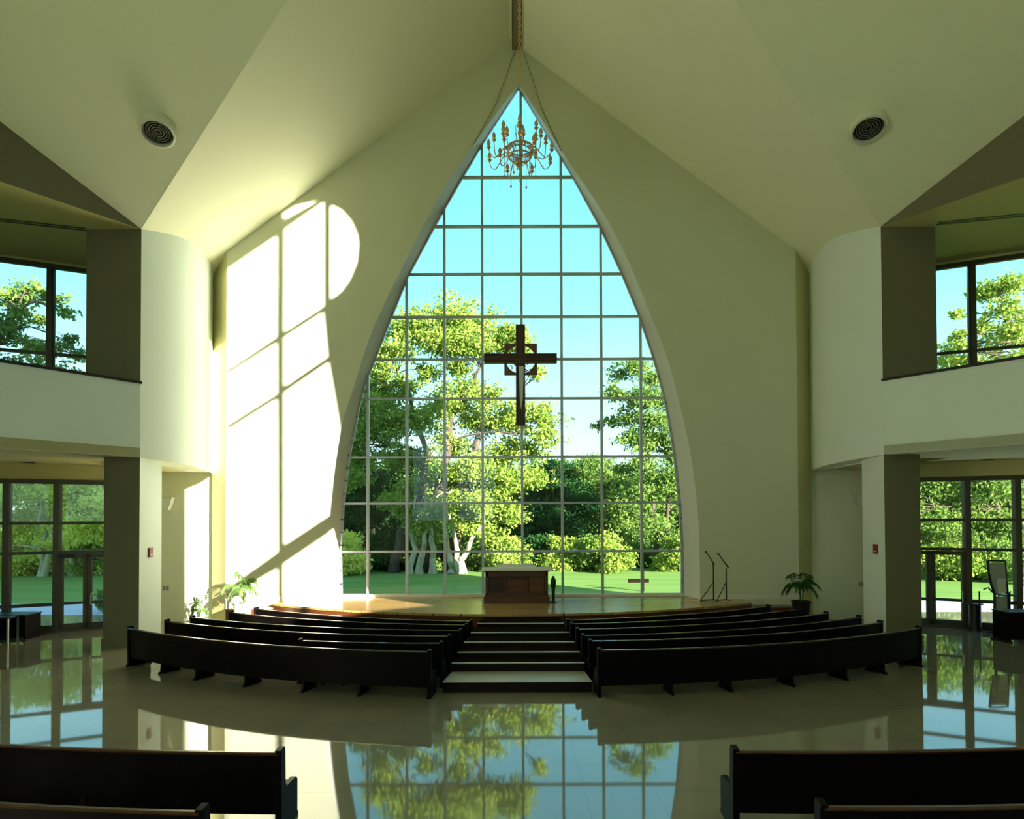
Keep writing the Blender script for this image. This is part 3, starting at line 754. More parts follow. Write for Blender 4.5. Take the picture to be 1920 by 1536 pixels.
# two slim boom stands
for (px0, py0, pb, pt, b0, b1, lg, lb) in ((1338, 1126, 1125, 1057, (1325.5, 1037), (1339.5, 1059), (1337, 1092), 'left of the pair of black boom stands by the arch edge'),
                                       (1362, 1126, 1125, 1066, (1348.5, 1040.5), (1366, 1065), (1360, 1094), 'right of the pair of black boom stands by the arch edge')):
    bp = PZ(px0, py0, ZP); y_ = bp.y - .12; bp = PY(px0, py0, y_); bp.z = ZP
    r = thing('microphone_stand', (bp.x, y_, ZP), lb, 'microphone stand', 'boom stands on the platform')
    topz = PY(px0, pt, y_)
    put(r, MB().tube([(bp.x, y_, ZP + .02), (bp.x - .0, y_, topz.z)], [.022, .018], 10), 'pole', 'black')
    put(r, MB().tube([PY(*b1, y_), PY(*b0, y_)], [.022, .014], 8), 'boom_arm', 'black')
    put(r, MB().tube([PY(*b0, y_), PY(*b0, y_) + Vector((-.05, 0, .05))], [.02, .026], 8), 'microphone', 'black')
    a = PY(*lg, y_); fl_ = .42 if px0 < 1350 else .30
    ll = Vector((bp.x - fl_, y_ + .0, ZP + .012))
    put(r, MB().tube([a, a.lerp(ll, .5) + Vector((0, 0, -.02)), ll], .014, 8), 'brace_leg', 'black')
    put(r, MB().tube([(bp.x, y_, ZP + .05), (bp.x - fl_, y_, ZP + .014)], .014, 8), 'foot_leg', 'black')
    put(r, MB().tube([(bp.x, y_, ZP + .05), (bp.x + .08, y_ - .12, ZP + .014)], .014, 8), 'foot_leg', 'black')

# ---------------------------------------------------------------- cross on the central mullion
cy = YG - .30
def cp(x, y): return PY(x, y, cy)
v0, v1 = cp(976.3, 798), cp(976.3, 609); h0, h1 = cp(907.5, 673), cp(1044, 673)
cx_, cz = (h0.x + h1.x) / 2, h0.z
cx_ = v0.x
cr_ = thing('altar_cross', (cx_, cy, v0.z), 'large dark wooden cross fixed to the arched window bars', 'cross')
wv = (cp(985, 700).x - cp(967.5, 700).x) / 2; wh = (cp(976, 663.5).z - cp(976, 682).z) / 2
put(cr_, MB().box(cx_ - wv, cx_ + wv, cy - .05, cy + .05, v0.z, v1.z), 'upright_beam', 'cross', bevel=.01)
put(cr_, MB().box(h0.x, h1.x, cy - .052, cy + .048, cz - wh, cz + wh), 'cross_beam', 'cross', bevel=.01)
for dx in (-wv + .02, -.035, .035, wv - .02):
    put(cr_, MB().box(cx_ + dx - .014, cx_ + dx + .014, cy - .085, cy - .045, v0.z, v1.z), 'upright_ridge', 'crossrim', bevel=.005)
for dz in (-wh + .02, -.03, .03, wh - .02):
    put(cr_, MB().box(h0.x, h1.x, cy - .09, cy - .045, cz + dz - .014, cz + dz + .014), 'beam_ridge', 'crossrim', bevel=.005)
q0, q1 = cp(945.5, 703), cp(1007, 643.5)
sqx = (q0.x + q1.x) / 2; sqz = (q0.z + q1.z) / 2; sw = (q1.x - q0.x) / 2; sh = (q1.z - q0.z) / 2
b = MB(); n_ = 64; vs = []
for i in range(n_):
    a = 2 * math.pi * i / n_; ca, sa = math.cos(a), math.sin(a); mm = max(abs(ca), abs(sa))
    for yy in (cy + .055, cy + .10):
        vs += [(sqx + ca * sw * .90, yy, sqz + sa * sh * .90), (sqx + ca / mm * sw, yy, sqz + sa / mm * sh)]
for i in range(n_):
    j = (i + 1) % n_
    b.add([vs[k] for k in (4 * i, 4 * i + 1, 4 * i + 2, 4 * i + 3, 4 * j, 4 * j + 1, 4 * j + 2, 4 * j + 3)], [(0, 1, 5, 4), (2, 3, 7, 6), (0, 2, 6, 4), (1, 3, 7, 5)])
put(cr_, b, 'square_frame', 'crossrim')
b = MB(); r_ = random.Random(3)
for k in range(34):
    a = r_.uniform(0, 6.28); rr_ = r_.uniform(.2, .95) ; a2 = a + r_.uniform(-.9, .9); r2 = r_.uniform(.2, .95)
    mid_ = ((math.cos(a) * rr_ + math.cos(a2) * r2) / 2 + r_.uniform(-.12, .12), (math.sin(a) * rr_ + math.sin(a2) * r2) / 2 + r_.uniform(-.12, .12))
    P3 = [(math.cos(a) * rr_, math.sin(a) * rr_), mid_, (math.cos(a2) * r2, math.sin(a2) * r2)]
    b.tube([(sqx + u * sw * .9, cy + .075, sqz + w_ * sh * .9) for u, w_ in P3], .017, 5)
put(cr_, b, 'vine_tracery', 'crossrim')
bd0, bd1, bd2, bd3, bd4 = cp(972.5, 689), cp(982, 687.5), cp(980.5, 748), cp(977, 770), cp(974.5, 748)
put(cr_, MB().prism([(p.x, cy - .13, p.z) for p in (bd0, bd1, bd2, bd3, bd4)], (0, .035, 0)), 'silver_blade', 'silver', bevel=.01)
for z_ in (v0.z + .25, v1.z - .35):
    put(cr_, MB().box(cx_ - .03, cx_ + .03, cy + .04, YG - .07, z_ - .04, z_ + .04), 'mount_bracket', 'black')

# ---------------------------------------------------------------- chandelier
chy = 17.0
cc = PY(975, 287, chy); sc_ = chy / F
ch = thing('chandelier', tuple(cc), 'large gold branched chandelier hanging in front of the window tip', 'chandelier')
def cpx(dx, dy, dyy=0): return Vector((cc.x + dx * sc_, chy + dyy * sc_, cc.z - dy * sc_))
put(ch, MB().lathe([(.012, -.80), (.025, -.76), (.012, -.68), (.04, -.60), (.02, -.5), (.05, -.40), (.03, -.30), (.05, -.2), (.03, -.09)], cc, 12), 'finial', 'gold', smooth=True)
put(ch, MB().lathe([(.025, -.1), (.03, .2), (.05, .3), (.03, .4), (.06, .55), (.03, .65), (.075, .74), (.05, .82), (.02, .86)], cc, 12), 'stem', 'gold', smooth=True)
def hoop(r, z, t, nm):
    n_ = 40; put(ch, MB().tube([(cc.x + r * math.cos(2 * math.pi * i / n_), chy + r * math.sin(2 * math.pi * i / n_), cc.z + z) for i in range(n_ + 1)], t, 6, False), nm, 'gold')
hoop(.34, .13, .022, 'upper_hoop'); hoop(.30, .05, .014, 'middle_hoop'); hoop(.30, -.10, .022, 'lower_hoop'); hoop(.12, -.28, .014, 'bottom_hoop')
b = MB()
for k in range(24):
    a = 2 * math.pi * k / 24; a2 = a + .26
    b.tube([(cc.x + .34 * math.cos(a), chy + .34 * math.sin(a), cc.z + .13), (cc.x + .36 * math.cos((a + a2) / 2), chy + .36 * math.sin((a + a2) / 2), cc.z), (cc.x + .30 * math.cos(a2), chy + .30 * math.sin(a2), cc.z - .10)], .008, 5)
    b.tube([(cc.x + .30 * math.cos(a), chy + .30 * math.sin(a), cc.z - .10), (cc.x + .22 * math.cos(a), chy + .22 * math.sin(a), cc.z - .2), (cc.x + .12 * math.cos(a), chy + .12 * math.sin(a), cc.z - .28)], .007, 5)
put(ch, b, 'basket_lattice', 'gold')
b = MB()
for k in range(6):
    a = 2 * math.pi * k / 6 + .3
    b.tube([(cc.x + rr_ * math.cos(a), chy + rr_ * math.sin(a), cc.z + zz) for rr_, zz in ((.05, .78), (.12, .70), (.14, .55), (.10, .42), (.13, .28), (.22, .18), (.34, .13))], .010, 5)
put(ch, b, 'stem_scroll', 'gold')
prng = random.Random(5)
def arm(a, rad, rise, low):
    def p(r, z): return (cc.x + r * math.cos(a), chy + r * math.sin(a), cc.z + z)
    pts_ = [p(.30, .02), p(.40, .10), p(rad * .62, low * .35), p(rad * .80, low), p(rad * .95, low * .7), p(rad, rise - .12)]
    # smooth the path
    q_ = []
    for i in range(len(pts_) - 1):
        for t_ in (0, .25, .5, .75):
            P0 = Vector(pts_[max(i - 1, 0)]); P1 = Vector(pts_[i]); P2 = Vector(pts_[i + 1]); P3_ = Vector(pts_[min(i + 2, len(pts_) - 1)])
            q_.append(.5 * ((2 * P1) + (P2 - P0) * t_ + (2 * P0 - 5 * P1 + 4 * P2 - P3_) * t_ * t_ + (3 * P1 - P0 - 3 * P2 + P3_) * t_ ** 3))
    q_.append(Vector(pts_[-1]))
    o = put(ch, MB().tube(q_, .014, 6), 'arm', 'gold')
    e_ = Vector(pts_[-1])
    put(o, MB().lathe([(.015, -.04), (.05, 0), (.065, .02), (.03, .03), (.02, .06)], e_, 10), 'candle_cup', 'gold')
    put(o, MB().lathe([(.02, .05), (.048, .09), (.055, .13), (.035, .19), (.006, .25)], e_, 10), 'candle_bulb', 'gold', smooth=True)
for k in range(8): arm(2 * math.pi * (k + .5) / 8, .90, prng.uniform(-.12, .12), -.28)
for k in range(8): arm(2 * math.pi * k / 8 + .1, .70, .30 + .12 * math.cos(2 * (2 * math.pi * k / 8)), -.12)
for k in range(6): arm(2 * math.pi * k / 6 + .5, .50, .62, .06)
for k in range(6):
    a = 2 * math.pi * k / 6 + .1; r_k = .42
    x_, y_ = cc.x + r_k * math.cos(a), chy + r_k * math.sin(a)
    d_ = put(ch, MB().tube([(x_, y_, cc.z + .05), (x_, y_, cc.z - (.70 if k % 3 else .62))], .009, 5), 'drop_rod', 'gold')
    put(d_, MB().lathe([(.005, .03), (.028, 0), (.03, -.02), (.004, -.06)], (x_, y_, cc.z - (.72 if k % 3 else .64)), 8), 'crystal_drop', 'pinkglass')
chain_top = z1(0, chy) - .32
put(ch, MB().tube([cc + Vector((0, 0, .84)), Vector((cc.x, chy, cc.z + 1.9))], .012, 6), 'lower_rod', 'gold')
b = MB(); z_ = cc.z + 1.9; k = 0
while z_ < chain_top:
    pts_ = []
    for i in range(11):
        a = 2 * math.pi * i / 10; u, w_ = .035 * math.cos(a), .07 * math.sin(a)
        pts_.append((cc.x + (u if k % 2 else 0), chy + (0 if k % 2 else u), z_ + w_))
    b.tube(pts_, .011, 5, False); z_ += .105; k += 1
put(ch, b, 'chain', 'gold')
for nm, pa, pb in (('left', (967, 92), (889, 268)), ('right', (982, 98), (1052, 283))):
    a = PY(*pa, YF - .12); c_ = PY(*pb, YF - .03)
    sagp = a.lerp(c_, .55) + Vector((.10 if nm == 'left' else -.06, 0, -.12))
    tag(MB().tube([a, a.lerp(sagp, .5), sagp, sagp.lerp(c_, .5), c_], .012, 6).build('hanging_cable', 'duct'), 'thin cable running from the ridge down the %s side of the arch tip' % nm, 'cable', 'cables at the window tip')

# ---------------------------------------------------------------- fixtures
for nm, x, y in (('left', 297, 243), ('right', 1627, 236)):
    d = ray(x, y); nn = Vector((n2.x if x > 960 else -n2.x, n2.y, n2.z))
    t_ = (d2 - nn.dot(CAM)) / nn.dot(d); p = CAM + d * t_
    nrm = nn.normalized()
    if nrm.z < 0: nrm = -nrm
    axn = (nrm + Vector((0, 0, .7))).normalized(); p = p - nrm * .09
    # the grille hangs level, its collar reaches up into the slope
    r = thing('ceiling_diffuser', tuple(p), 'round black slotted diffuser with a white rim on the %s crossing ceiling' % nm, 'air vent', 'round ceiling diffusers')
    ax = Vector((0, 0, 1)).rotation_difference(axn).to_matrix()
    rad = .40
    put(r, MB().lathe([(rad + .005, .13), (rad, -.10), (rad - .05, -.12), (rad - .055, -.03), (rad - .06, .15)], p, 32, ax), 'rim', 'plastic', smooth=True)
    put(r, MB().lathe([(rad - .058, -.02), (rad - .058, .0)], p, 32, ax), 'backing_disc', 'black')
    for k in range(5):
        rr_ = .07 + k * .062; n_ = 24
        put(r, MB().tube([p + ax @ Vector((rr_ * math.cos(2 * math.pi * i / n_), rr_ * math.sin(2 * math.pi * i / n_), -.035)) for i in range(n_ + 1)], .008, 5, False), 'ring_louvre', 'greyp')
for nm, a, c_ in (('left', (0, 412), (162, 430)), ('right', (1757, 419), (1920, 403))):
    pa, pb = PZ(*a, ZA), PZ(*c_, ZA); d = (pb - pa); d.z = 0; L = d.length; d.normalize()
    if nm == 'left': pa = pa - d * 1.2
    else: pb = pb + d * 1.2
    nn = Vector((-d.y, d.x, 0))
    r = thing('slot_diffuser', tuple((pa + pb) / 2), 'long twin-slot black air diffuser in the %s gallery ceiling' % nm, 'air vent', 'slot diffusers')
    for o_ in (-.07, .07):
        b = MB().prism([pa + nn * (o_ - .03) - Vector((0, 0, .015)), pb + nn * (o_ - .03) - Vector((0, 0, .015)), pb + nn * (o_ + .03) - Vector((0, 0, .015)), pa + nn * (o_ + .03) - Vector((0, 0, .015))], (0, 0, .014))
        put(r, b, 'slot', 'black')
for nm, x, y in (('left', 53, 867), ('right', 1851, 862)):
    p = PZ(x, y, ZSL + .004)
    r = thing('recessed_downlight', tuple(p), 'recessed round downlight in the %s aisle ceiling' % nm, 'ceiling light', 'aisle downlights')
    put(r, MB().lathe([(.17, -.015), (.17, .02), (.13, .02), (.13, -.015)], p, 24), 'trim_ring', 'bronze')
    put(r, MB().lathe([(.128, -.008), (.128, -.002)], p, 24), 'lens', 'black')
for nm, xa, xb, ya, yb in (('left', 304, 330, 933, 957), ('right', 1596, 1620, 927, 951)):
    yw = YN; p0, p1 = PY(xa, yb, yw), PY(xb, ya, yw)
    r = thing('wall_speaker', ((p0.x + p1.x) / 2, yw, p0.z), 'small white wedge-shaped wall box high in the %s recess' % nm, 'speaker', 'wedge wall boxes')
    s = -1 if nm == 'left' else 1
    b = MB(); xi, xo_ = (p1.x, p0.x) if s < 0 else (p0.x, p1.x)     # xi: towards the nave
    b.prism([(xo_, yw - .01, p0.z), (xi + s * .14, yw - .01, p0.z), (xi, yw - .01, p1.z), (xo_, yw - .01, p1.z)], (0, -.24, 0))
    put(r, b, 'housing', 'plastic', bevel=.01)
    b = MB().prism([(xo_ - s * .05, yw - .251, p0.z + .05), (xi + s * .16, yw - .251, p0.z + .05), (xi + s * .05, yw - .251, p1.z - .04), (xo_ - s * .05, yw - .251, p1.z - .04)], (0, -.006, 0))
    put(r, b, 'front_grille', 'cloth')
    # switch plate
    xa2, xb2, ya2, yb2 = (305, 318, 1097, 1109) if s < 0 else (1609, 1620, 1090, 1101)
    p0, p1 = PY(xa2, yb2, yw), PY(xb2, ya2, yw)
    r = thing('switch_plate', ((p0.x + p1.x) / 2, yw, p0.z), 'double switch plate low in the %s recess' % nm, 'switch', 'switch plates')
    put(r, MB().box(p0.x, p1.x, yw - .02, yw - .001, p0.z, p1.z), 'plate', 'plastic', bevel=.004)
    w_ = (p1.x - p0.x)
    for f0, f1 in ((.12, .42), (.55, .88)):
        put(r, MB().box(p0.x + w_ * f0, p0.x + w_ * f1, yw - .028, yw - .02, p0.z + .04, p1.z - .04), 'rocker', 'greyp')
    # fire alarm on the post side
    xa3, xb3, ya3, yb3 = (278, 285.5, 1027, 1045) if s < 0 else (1639, 1646.5, 1021, 1038)
    def PX(x, y, X):
        d = ray(x, y); return CAM + d * (X / d.x)
    Xs = s * XA; pa, pb = PX(xa3, yb3, Xs), PX(xb3, ya3, Xs)
    y0_, y1_ = sorted((pa.y, pb.y)); z0_, z1_ = sorted((pa.z, pb.z))
    r = thing('fire_alarm', (Xs, (y0_ + y1_) / 2, z0_), 'small red alarm box on the %s white post' % nm, 'fire alarm', 'red alarm boxes')
    y1_ = y0_ + min(y1_ - y0_, .2)
    put(r, MB().box(*sorted((Xs, Xs - s * .035)), y0_, y1_, z0_, z1_), 'case', 'red', bevel=.006)
    put(r, MB().box(*sorted((Xs - s * .035, Xs - s * .04)), y0_ + .04, y1_ - .04, z0_ + .05, z0_ + .08), 'pull_bar', 'plastic')

# ---------------------------------------------------------------- potted plants
def frond(b, base, az, length, droop, lift, nl=14, lw=.030, ll=.20, rs=None):
    rs = rs or random
    pts_ = []
    for i in range(9):
        t_ = i / 8; r_k = length * (t_ - .12 * t_ * t_)
        pts_.append(Vector(base) + Vector((math.cos(az) * r_k, math.sin(az) * r_k, lift * math.sin(t_ * 1.9) - droop * t_ ** 2.2)))
    stem = MB().tube(pts_, [.008 - .0008 * i for i in range(9)], 5); b.add(stem.v, stem.f)
    for k in range(nl):
        t_ = .25 + .75 * k / (nl - 1); i = min(int(t_ * 8), 7); p = pts_[i].lerp(pts_[i + 1], t_ * 8 - i)
        d = (pts_[i + 1] - pts_[i]).normalized(); sd_ = d.cross(Vector((0, 0, 1))).normalized()
        L = ll * math.sin(min(1, .35 + t_ * .9) * 2.4) * 1.1 + .03
        for s_ in (-1, 1):
            dirl = (sd_ * s_ * .8 + d * .7 + Vector((0, 0, -.55 - .3 * rs.random()))).normalized()
            wv_ = dirl.cross(Vector((0, 0, 1))).normalized() * lw * .5
            m_ = p + dirl * L * .45; e_ = p + dirl * L + Vector((0, 0, -.03))
            b.add([p, m_ + wv_, e_, m_ - wv_], [(0, 1, 2, 3)])
def potted(px_, py_rim, Y, potr, poth, z0, lab, potm, leafm, n, length, seed, stemh=.5, name='potted_palm'):
    c_ = PY(px_, py_rim, Y); rs = random.Random(seed)
    base = Vector((c_.x, Y, z0)); h_ = c_.z - z0 if poth is None else poth
    r = thing(name, tuple(base), lab, 'potted plant', 'potted palms beside the platform' if name == 'potted_palm' else None)
    put(r, MB().lathe([(potr * .72, 0), (potr * .74, .02), (potr * .97, h_ - .05), (potr * 1.04, h_ - .05), (potr * 1.04, h_), (potr * .92, h_), (potr * .90, h_ - .06)], base, 28), 'pot', potm, smooth=True)
    put(r, MB().lathe([(potr * .90, h_ - .07), (potr * .90, h_ - .05)], base, 24), 'soil', 'soil')
    topc = base + Vector((0, 0, h_ - .05))
    b = MB(); heads = []
    for k in range(4):
        a = k * 1.6 + rs.random(); hd = topc + Vector((math.cos(a) * .09, math.sin(a) * .09, stemh + rs.uniform(-.08, .1)))
        b.tube([topc + Vector((math.cos(a) * .04, math.sin(a) * .04, 0)), (topc + hd) / 2 + Vector((.02, 0, 0)), hd], .012, 6); heads.append(hd)
    put(r, b, 'stems', leafm)
    b = MB()
    for k in range(n):
        az = 2 * math.pi * k / n + rs.uniform(-.25, .25)
        up_ = k % 3 == 0
        frond(b, heads[k % 4], az, length * (rs.uniform(.35, .6) if up_ else rs.uniform(.8, 1.05)), .05 if up_ else rs.uniform(.22, .42), rs.uniform(.35, .5) if up_ else rs.uniform(.18, .30), rs=rs)
    put(r, b, 'fronds', leafm)
    return r
potted(1502, 1127, 19.35, .27, None, 0, 'dark green palm in a tall dark pot, right of the platform', 'potdark', 'lf_palm', 15, .68, 4)
potted(455, 1131, 19.35, .27, None, 0, 'sunlit palm in a pale clay pot, left of the platform', 'pot', 'lf_palmlit', 15, .60, 9)
potted(372, 1150, 20.6, .16, .30, 0, 'small leafy plant in the sunlit left recess behind the pews', 'pot', 'lf_palmlit', 8, .35, 2, .25, 'potted_fern')

# ---------------------------------------------------------------- furniture in the side aisles
# left: dark desk and a small pale-legged table
def P0(x, y): return PZ(x, y, 0)
dL = P0(47, 1203); hD = dL.y
xr_ = dL.x; zt_ = PY(47, 1153, hD).z
r = thing('aisle_desk', (xr_ - .6, hD + .3, 0), 'dark solid-sided desk by the left glazing', 'desk')
put(r, MB().box(xr_ - .04, xr_, hD, hD + .6, .05, zt_ - .03), 'side_panel', 'pew'); put(r, MB().box(xr_ - 1.5, xr_ - 1.46, hD, hD + .6, .05, zt_ - .03), 'side_panel', 'pew')
put(r, MB().box(xr_ - 1.46, xr_ - .04, hD + .02, hD + .05, .10, zt_ - .03), 'front_panel', 'pew')
put(r, MB().box(xr_ - 1.53, xr_ + .02, hD - .02, hD + .62, zt_ - .03, zt_), 'desk_top', 'black', bevel=.005)
for dx in (-.02, -1.48): put(r, MB().box(xr_ + dx - .04, xr_ + dx + .06, hD - .03, hD + .63, 0, .05), 'foot', 'black')
dT = P0(14, 1208); yT = dT.y; xT = dT.x; zT_ = PY(14, 1158, yT).z
r = thing('side_table', (xT - .4, yT + .25, 0), 'small dark table with a pale metal leg, far left edge', 'table')
put(r, MB().box(xT - .9, xT + .02, yT - .02, yT + .42, zT_ - .05, zT_), 'table_top', 'black', bevel=.005)
for dx in (-.03, -.86):
    for dy in (0, .36): put(r, MB().box(xT + dx - .0, xT + dx + .04, yT + dy, yT + dy + .04, 0, zT_ - .05), 'leg', 'silver')
put(r, MB().box(xT - .80, xT - .08, yT + .08, yT + .38, .10, zT_ - .08), 'drawer_box', 'pew')
# right: bin, high chair, dark bench
pb_ = P0(1828.5, 1183); hb_ = PY(1828.5, 1131, pb_.y).z
r = thing('litter_bin', tuple(pb_), 'black cylindrical bin with a flared lid by the right glazing', 'bin')
put(r, MB().lathe([(.17, 0), (.17, .10), (.155, .12), (.155, hb_ - .05)], pb_, 28), 'body', 'black', smooth=True)
put(r, MB().lathe([(.16, hb_ - .05), (.21, hb_ - .035), (.215, hb_ - .01), (.13, hb_), (.12, hb_ - .03)], pb_, 28), 'lid', 'black', smooth=True)
yc = P0(1865, 1190).y
def cc2(x, y, dy=0):
    p = PY(x, y, yc); return Vector((p.x, yc + dy, p.z))
r = thing('high_chair', (cc2(1876, 1190).x, yc + .3, 0), 'tall narrow chair with a grey mesh back and black frame, right aisle', 'chair')
fl = [cc2(1857, 1052, .12), cc2(1860, 1090, .08), cc2(1867, 1115, .04), cc2(1865, 1150, .0), cc2(1864, 1189, 0)]; fl[-1].z = .01
fr_ = [cc2(1891, 1053, .12), cc2(1892, 1095, .08), cc2(1893, 1118, .05), cc2(1893, 1150, .05), cc2(1893, 1160, .05)]
put(r, MB().tube(fl, .035, 8), 'back_frame', 'black'); put(r, MB().tube(fr_, .025, 8), 'back_frame', 'black')
put(r, MB().tube([cc2(1857, 1052, .12), cc2(1874, 1052, .10), cc2(1891, 1053, .12)], .028, 8), 'head_bar', 'black')
put(r, MB().add([cc2(1860, 1056, .11), cc2(1890, 1056, .11), cc2(1891, 1112, .06), cc2(1868, 1115, .06)], [(0, 1, 2, 3)]).add([cc2(1860, 1056, .125), cc2(1890, 1056, .125), cc2(1891, 1112, .075), cc2(1868, 1115, .075)], [(0, 1, 2, 3)]), 'mesh_back', 'mesh')
put(r, MB().prism([cc2(1871, 1085, .03), cc2(1889, 1085, .03), cc2(1887, 1112, .02), cc2(1873, 1114, .02)], (0, .03, 0)), 'cushion', 'plastic', bevel=.01)
put(r, MB().prism([cc2(1868, 1119, .06), cc2(1892, 1119, .06), cc2(1892, 1147, .05), cc2(1867, 1149, .05)], (0, .02, 0)), 'lower_panel', 'mesh')
sz = cc2(1880, 1116).z
put(r, MB().box(cc2(1866, 0).x, cc2(1893, 0).x, yc - .02, yc + .42, sz - .04, sz), 'seat', 'black', bevel=.01)
put(r, MB().tube([cc2(1849, 1106, .1), cc2(1858, 1103, .1), cc2(1866, 1112, .1)], .022, 8), 'armrest', 'black'); put(r, MB().tube([cc2(1889, 1112, .1), cc2(1897, 1114, .1), cc2(1900, 1110, .1)], .022, 8), 'armrest', 'black')
for x_, dy in ((1856, .42), (1893, .42), (1893, 0)):
    p = cc2(x_, 1112, dy); put(r, MB().tube([p, (p.x, p.y, .005)], .022, 8), 'leg', 'black')
for zz in (.12, .85):
    a, c_ = cc2(1856, 0, .42), cc2(1893, 0, .42); a.z = c_.z = zz
    put(r, MB().tube([a, c_], .014, 6), 'foot_rail', 'black')
a, c_ = cc2(1840, 0, .2), cc2(1897, 0, .2); a.z = c_.z = .035
put(r, MB().tube([a, c_], .022, 6), 'base_bar', 'black')
dR = P0(1893, 1206); zt_ = PY(1893, 1148, dR.y).z
r = thing('reception_counter', (dR.x + .8, dR.y + .3, 0), 'dark solid counter at the far right edge', 'counter')
put(r, MB().box(dR.x, dR.x + .04, dR.y, dR.y + .6, .05, zt_ - .03), 'side_panel', 'pew'); put(r, MB().box(dR.x + 1.66, dR.x + 1.70, dR.y, dR.y + .6, .05, zt_ - .03), 'side_panel', 'pew')
put(r, MB().box(dR.x + .04, dR.x + 1.66, dR.y + .01, dR.y + .04, .08, zt_ - .03), 'front_panel', 'pew')
put(r, MB().box(dR.x - .02, dR.x + 1.72, dR.y - .02, dR.y + .62, zt_ - .03, zt_), 'counter_top', 'black', bevel=.005)
for dx in (.0, 1.66): put(r, MB().box(dR.x + dx - .05, dR.x + dx + .06, dR.y - .03, dR.y + .63, 0, .05), 'foot', 'black')

# ---------------------------------------------------------------- outside
ZL = -.30
b = MB().box(-60, 60, YG + .12, 26.5, ZL, -.06).box(-60, -XOUT - .05, 10, YG + .12, ZL, -.06).box(XOUT + .05, 60, 10, YG + .12, ZL, -.06).box(-XOUT - .05, -12.72, 18.3, YG + .12, ZL, -.06).box(12.72, XOUT + .05, 18.3, YG + .12, ZL, -.06)
struct(b.build('terrace', 'concrete'), 'pale concrete terrace outside the windows')
struct(MB().box(-220, 220, -60, 300, ZL - .3, ZL - .02).build('lawn', 'lawn'), 'mown green lawn')

def leaf_blob(cx, cy, cz, rx, ry, rz, n, size, clumps=14):
    """n leaf quads clustered inside an ellipsoid"""
    u = rng.normal(size=(clumps, 3)); u /= np.linalg.norm(u, axis=1)[:, None]
    cen = u * (rng.uniform(.15, .85, (clumps, 1)))
    idx = rng.integers(0, clumps, n)
    p = cen[idx] + rng.normal(size=(n, 3)) * np.array([.20, .20, .13])
    p = p * np.array([rx, ry, rz]) + np.array([cx, cy, cz])
    a = rng.normal(size=(n, 3)); a /= np.linalg.norm(a, axis=1)[:, None]
    t = rng.normal(size=(n, 3)); w_ = np.cross(a, t); w_ /= np.linalg.norm(w_, axis=1)[:, None] + 1e-9
    s_ = size * rng.uniform(.6, 1.3, (n, 1))
    q = np.stack([p - a * s_, p + w_ * s_ * .5, p + a * s_, p - w_ * s_ * .5], 1)
    return q.reshape(-1, 3)
def leaves_obj(quads, name, m_, parent):
    v = np.concatenate(quads); k = len(v) // 4
    off = np.zeros(3); r_ = parent
    v = v - np.array(parent.location)
    me = bpy.data.meshes.new(name); me.vertices.add(len(v)); me.vertices.foreach_set('co', v.astype(np.float32).ravel())
    me.loops.add(4 * k); me.loops.foreach_set('vertex_index', np.arange(4 * k, dtype=np.int32))
    me.polygons.add(k); me.polygons.foreach_set('loop_start', np.arange(0, 4 * k, 4, dtype=np.int32))
    me.update(calc_edges=True)
    return link(name, me, m_, parent)
def tree(name, base_px, Y, trunk, blobs, lm, bark, lab, cat='tree', group='trees beyond the lawn', size=.13, dens=1.0, r0=.30, flat=.8, stems=None, dz=0):
    """trunk: pixel path of the stem at depth Y; blobs: (x, y, r) in pixels at depth Y"""
    bx = PY(base_px, 1085, Y).x
    r = thing(name, (bx, Y, ZL), lab, cat, group)
    paths = stems or [trunk]
    b = MB(); allp = []
    rs = random.Random(int(bx * 100))
    for tp in paths:
        pts_ = [PY(x, y, Y) for x, y in tp]; pts_[0].z = ZL - .1
        k = len(pts_); q_ = []
        for i in range(k - 1):
            for t_ in (0, .33, .66): q_.append(pts_[i].lerp(pts_[i + 1], t_) + Vector((rs.uniform(-.1, .1), rs.uniform(-.3, .3), 0)) * (1 if i or t_ else 0))
        q_.append(pts_[-1]); rr_ = [r0 * (1 - .75 * i / (len(q_) - 1)) for i in range(len(q_))]; rr_[0] *= 1.35
        b.tube(q_, rr_, 9); allp += [(p, rr_[i]) for i, p in enumerate(q_)]
    qs = []
    for (x, y, rad) in blobs:
        c_ = PY(x, y, Y); R_ = rad * Y / F; depth = rs.uniform(-1.6, 1.6)
        cy_ = Y + depth; c_ = PY(x, y, cy_)
        # limb from the nearest lower stem point
        cand = [pp for pp in allp if pp[0].z < c_.z + .3] or allp[:1]
        src = min(cand, key=lambda pp: (pp[0] - c_).length + .4 * abs(c_.z - pp[0].z))
        s0, s1 = src[0], c_
        mid_ = s0.lerp(s1, .5) + Vector((rs.uniform(-.3, .3), rs.uniform(-.3, .3), rs.uniform(.1, .6)))
        rl = min(src[1] * .5, .03 + R_ * .05)
        b.tube([s0, s0.lerp(mid_, .5) + Vector((0, 0, .1)), mid_, mid_.lerp(s1, .6), s1], [rl, rl * .8, rl * .6, rl * .45, rl * .25], 6)
        for k in range(4):
            a = rs.uniform(0, 6.28); e_ = s1 + Vector((math.cos(a) * R_ * .7, rs.uniform(-.5, .5) * R_, math.sin(a) * R_ * .6))
            b.tube([mid_, mid_.lerp(e_, .5) + Vector((0, 0, .15)), e_], [rl * .4, rl * .25, rl * .1], 5)
        n = int(1150 * dens * R_ * R_ * flat / (size / .13) ** 2) + 40
        qs.append(leaf_blob(c_.x, c_.y, c_.z, R_ * 1.4, R_ * 1.3, R_ * flat * 1.3, n, size, 26))
    put(r, b, 'trunk', bark, smooth=True)
    leaves_obj(qs, 'foliage', lm, r)
    return r

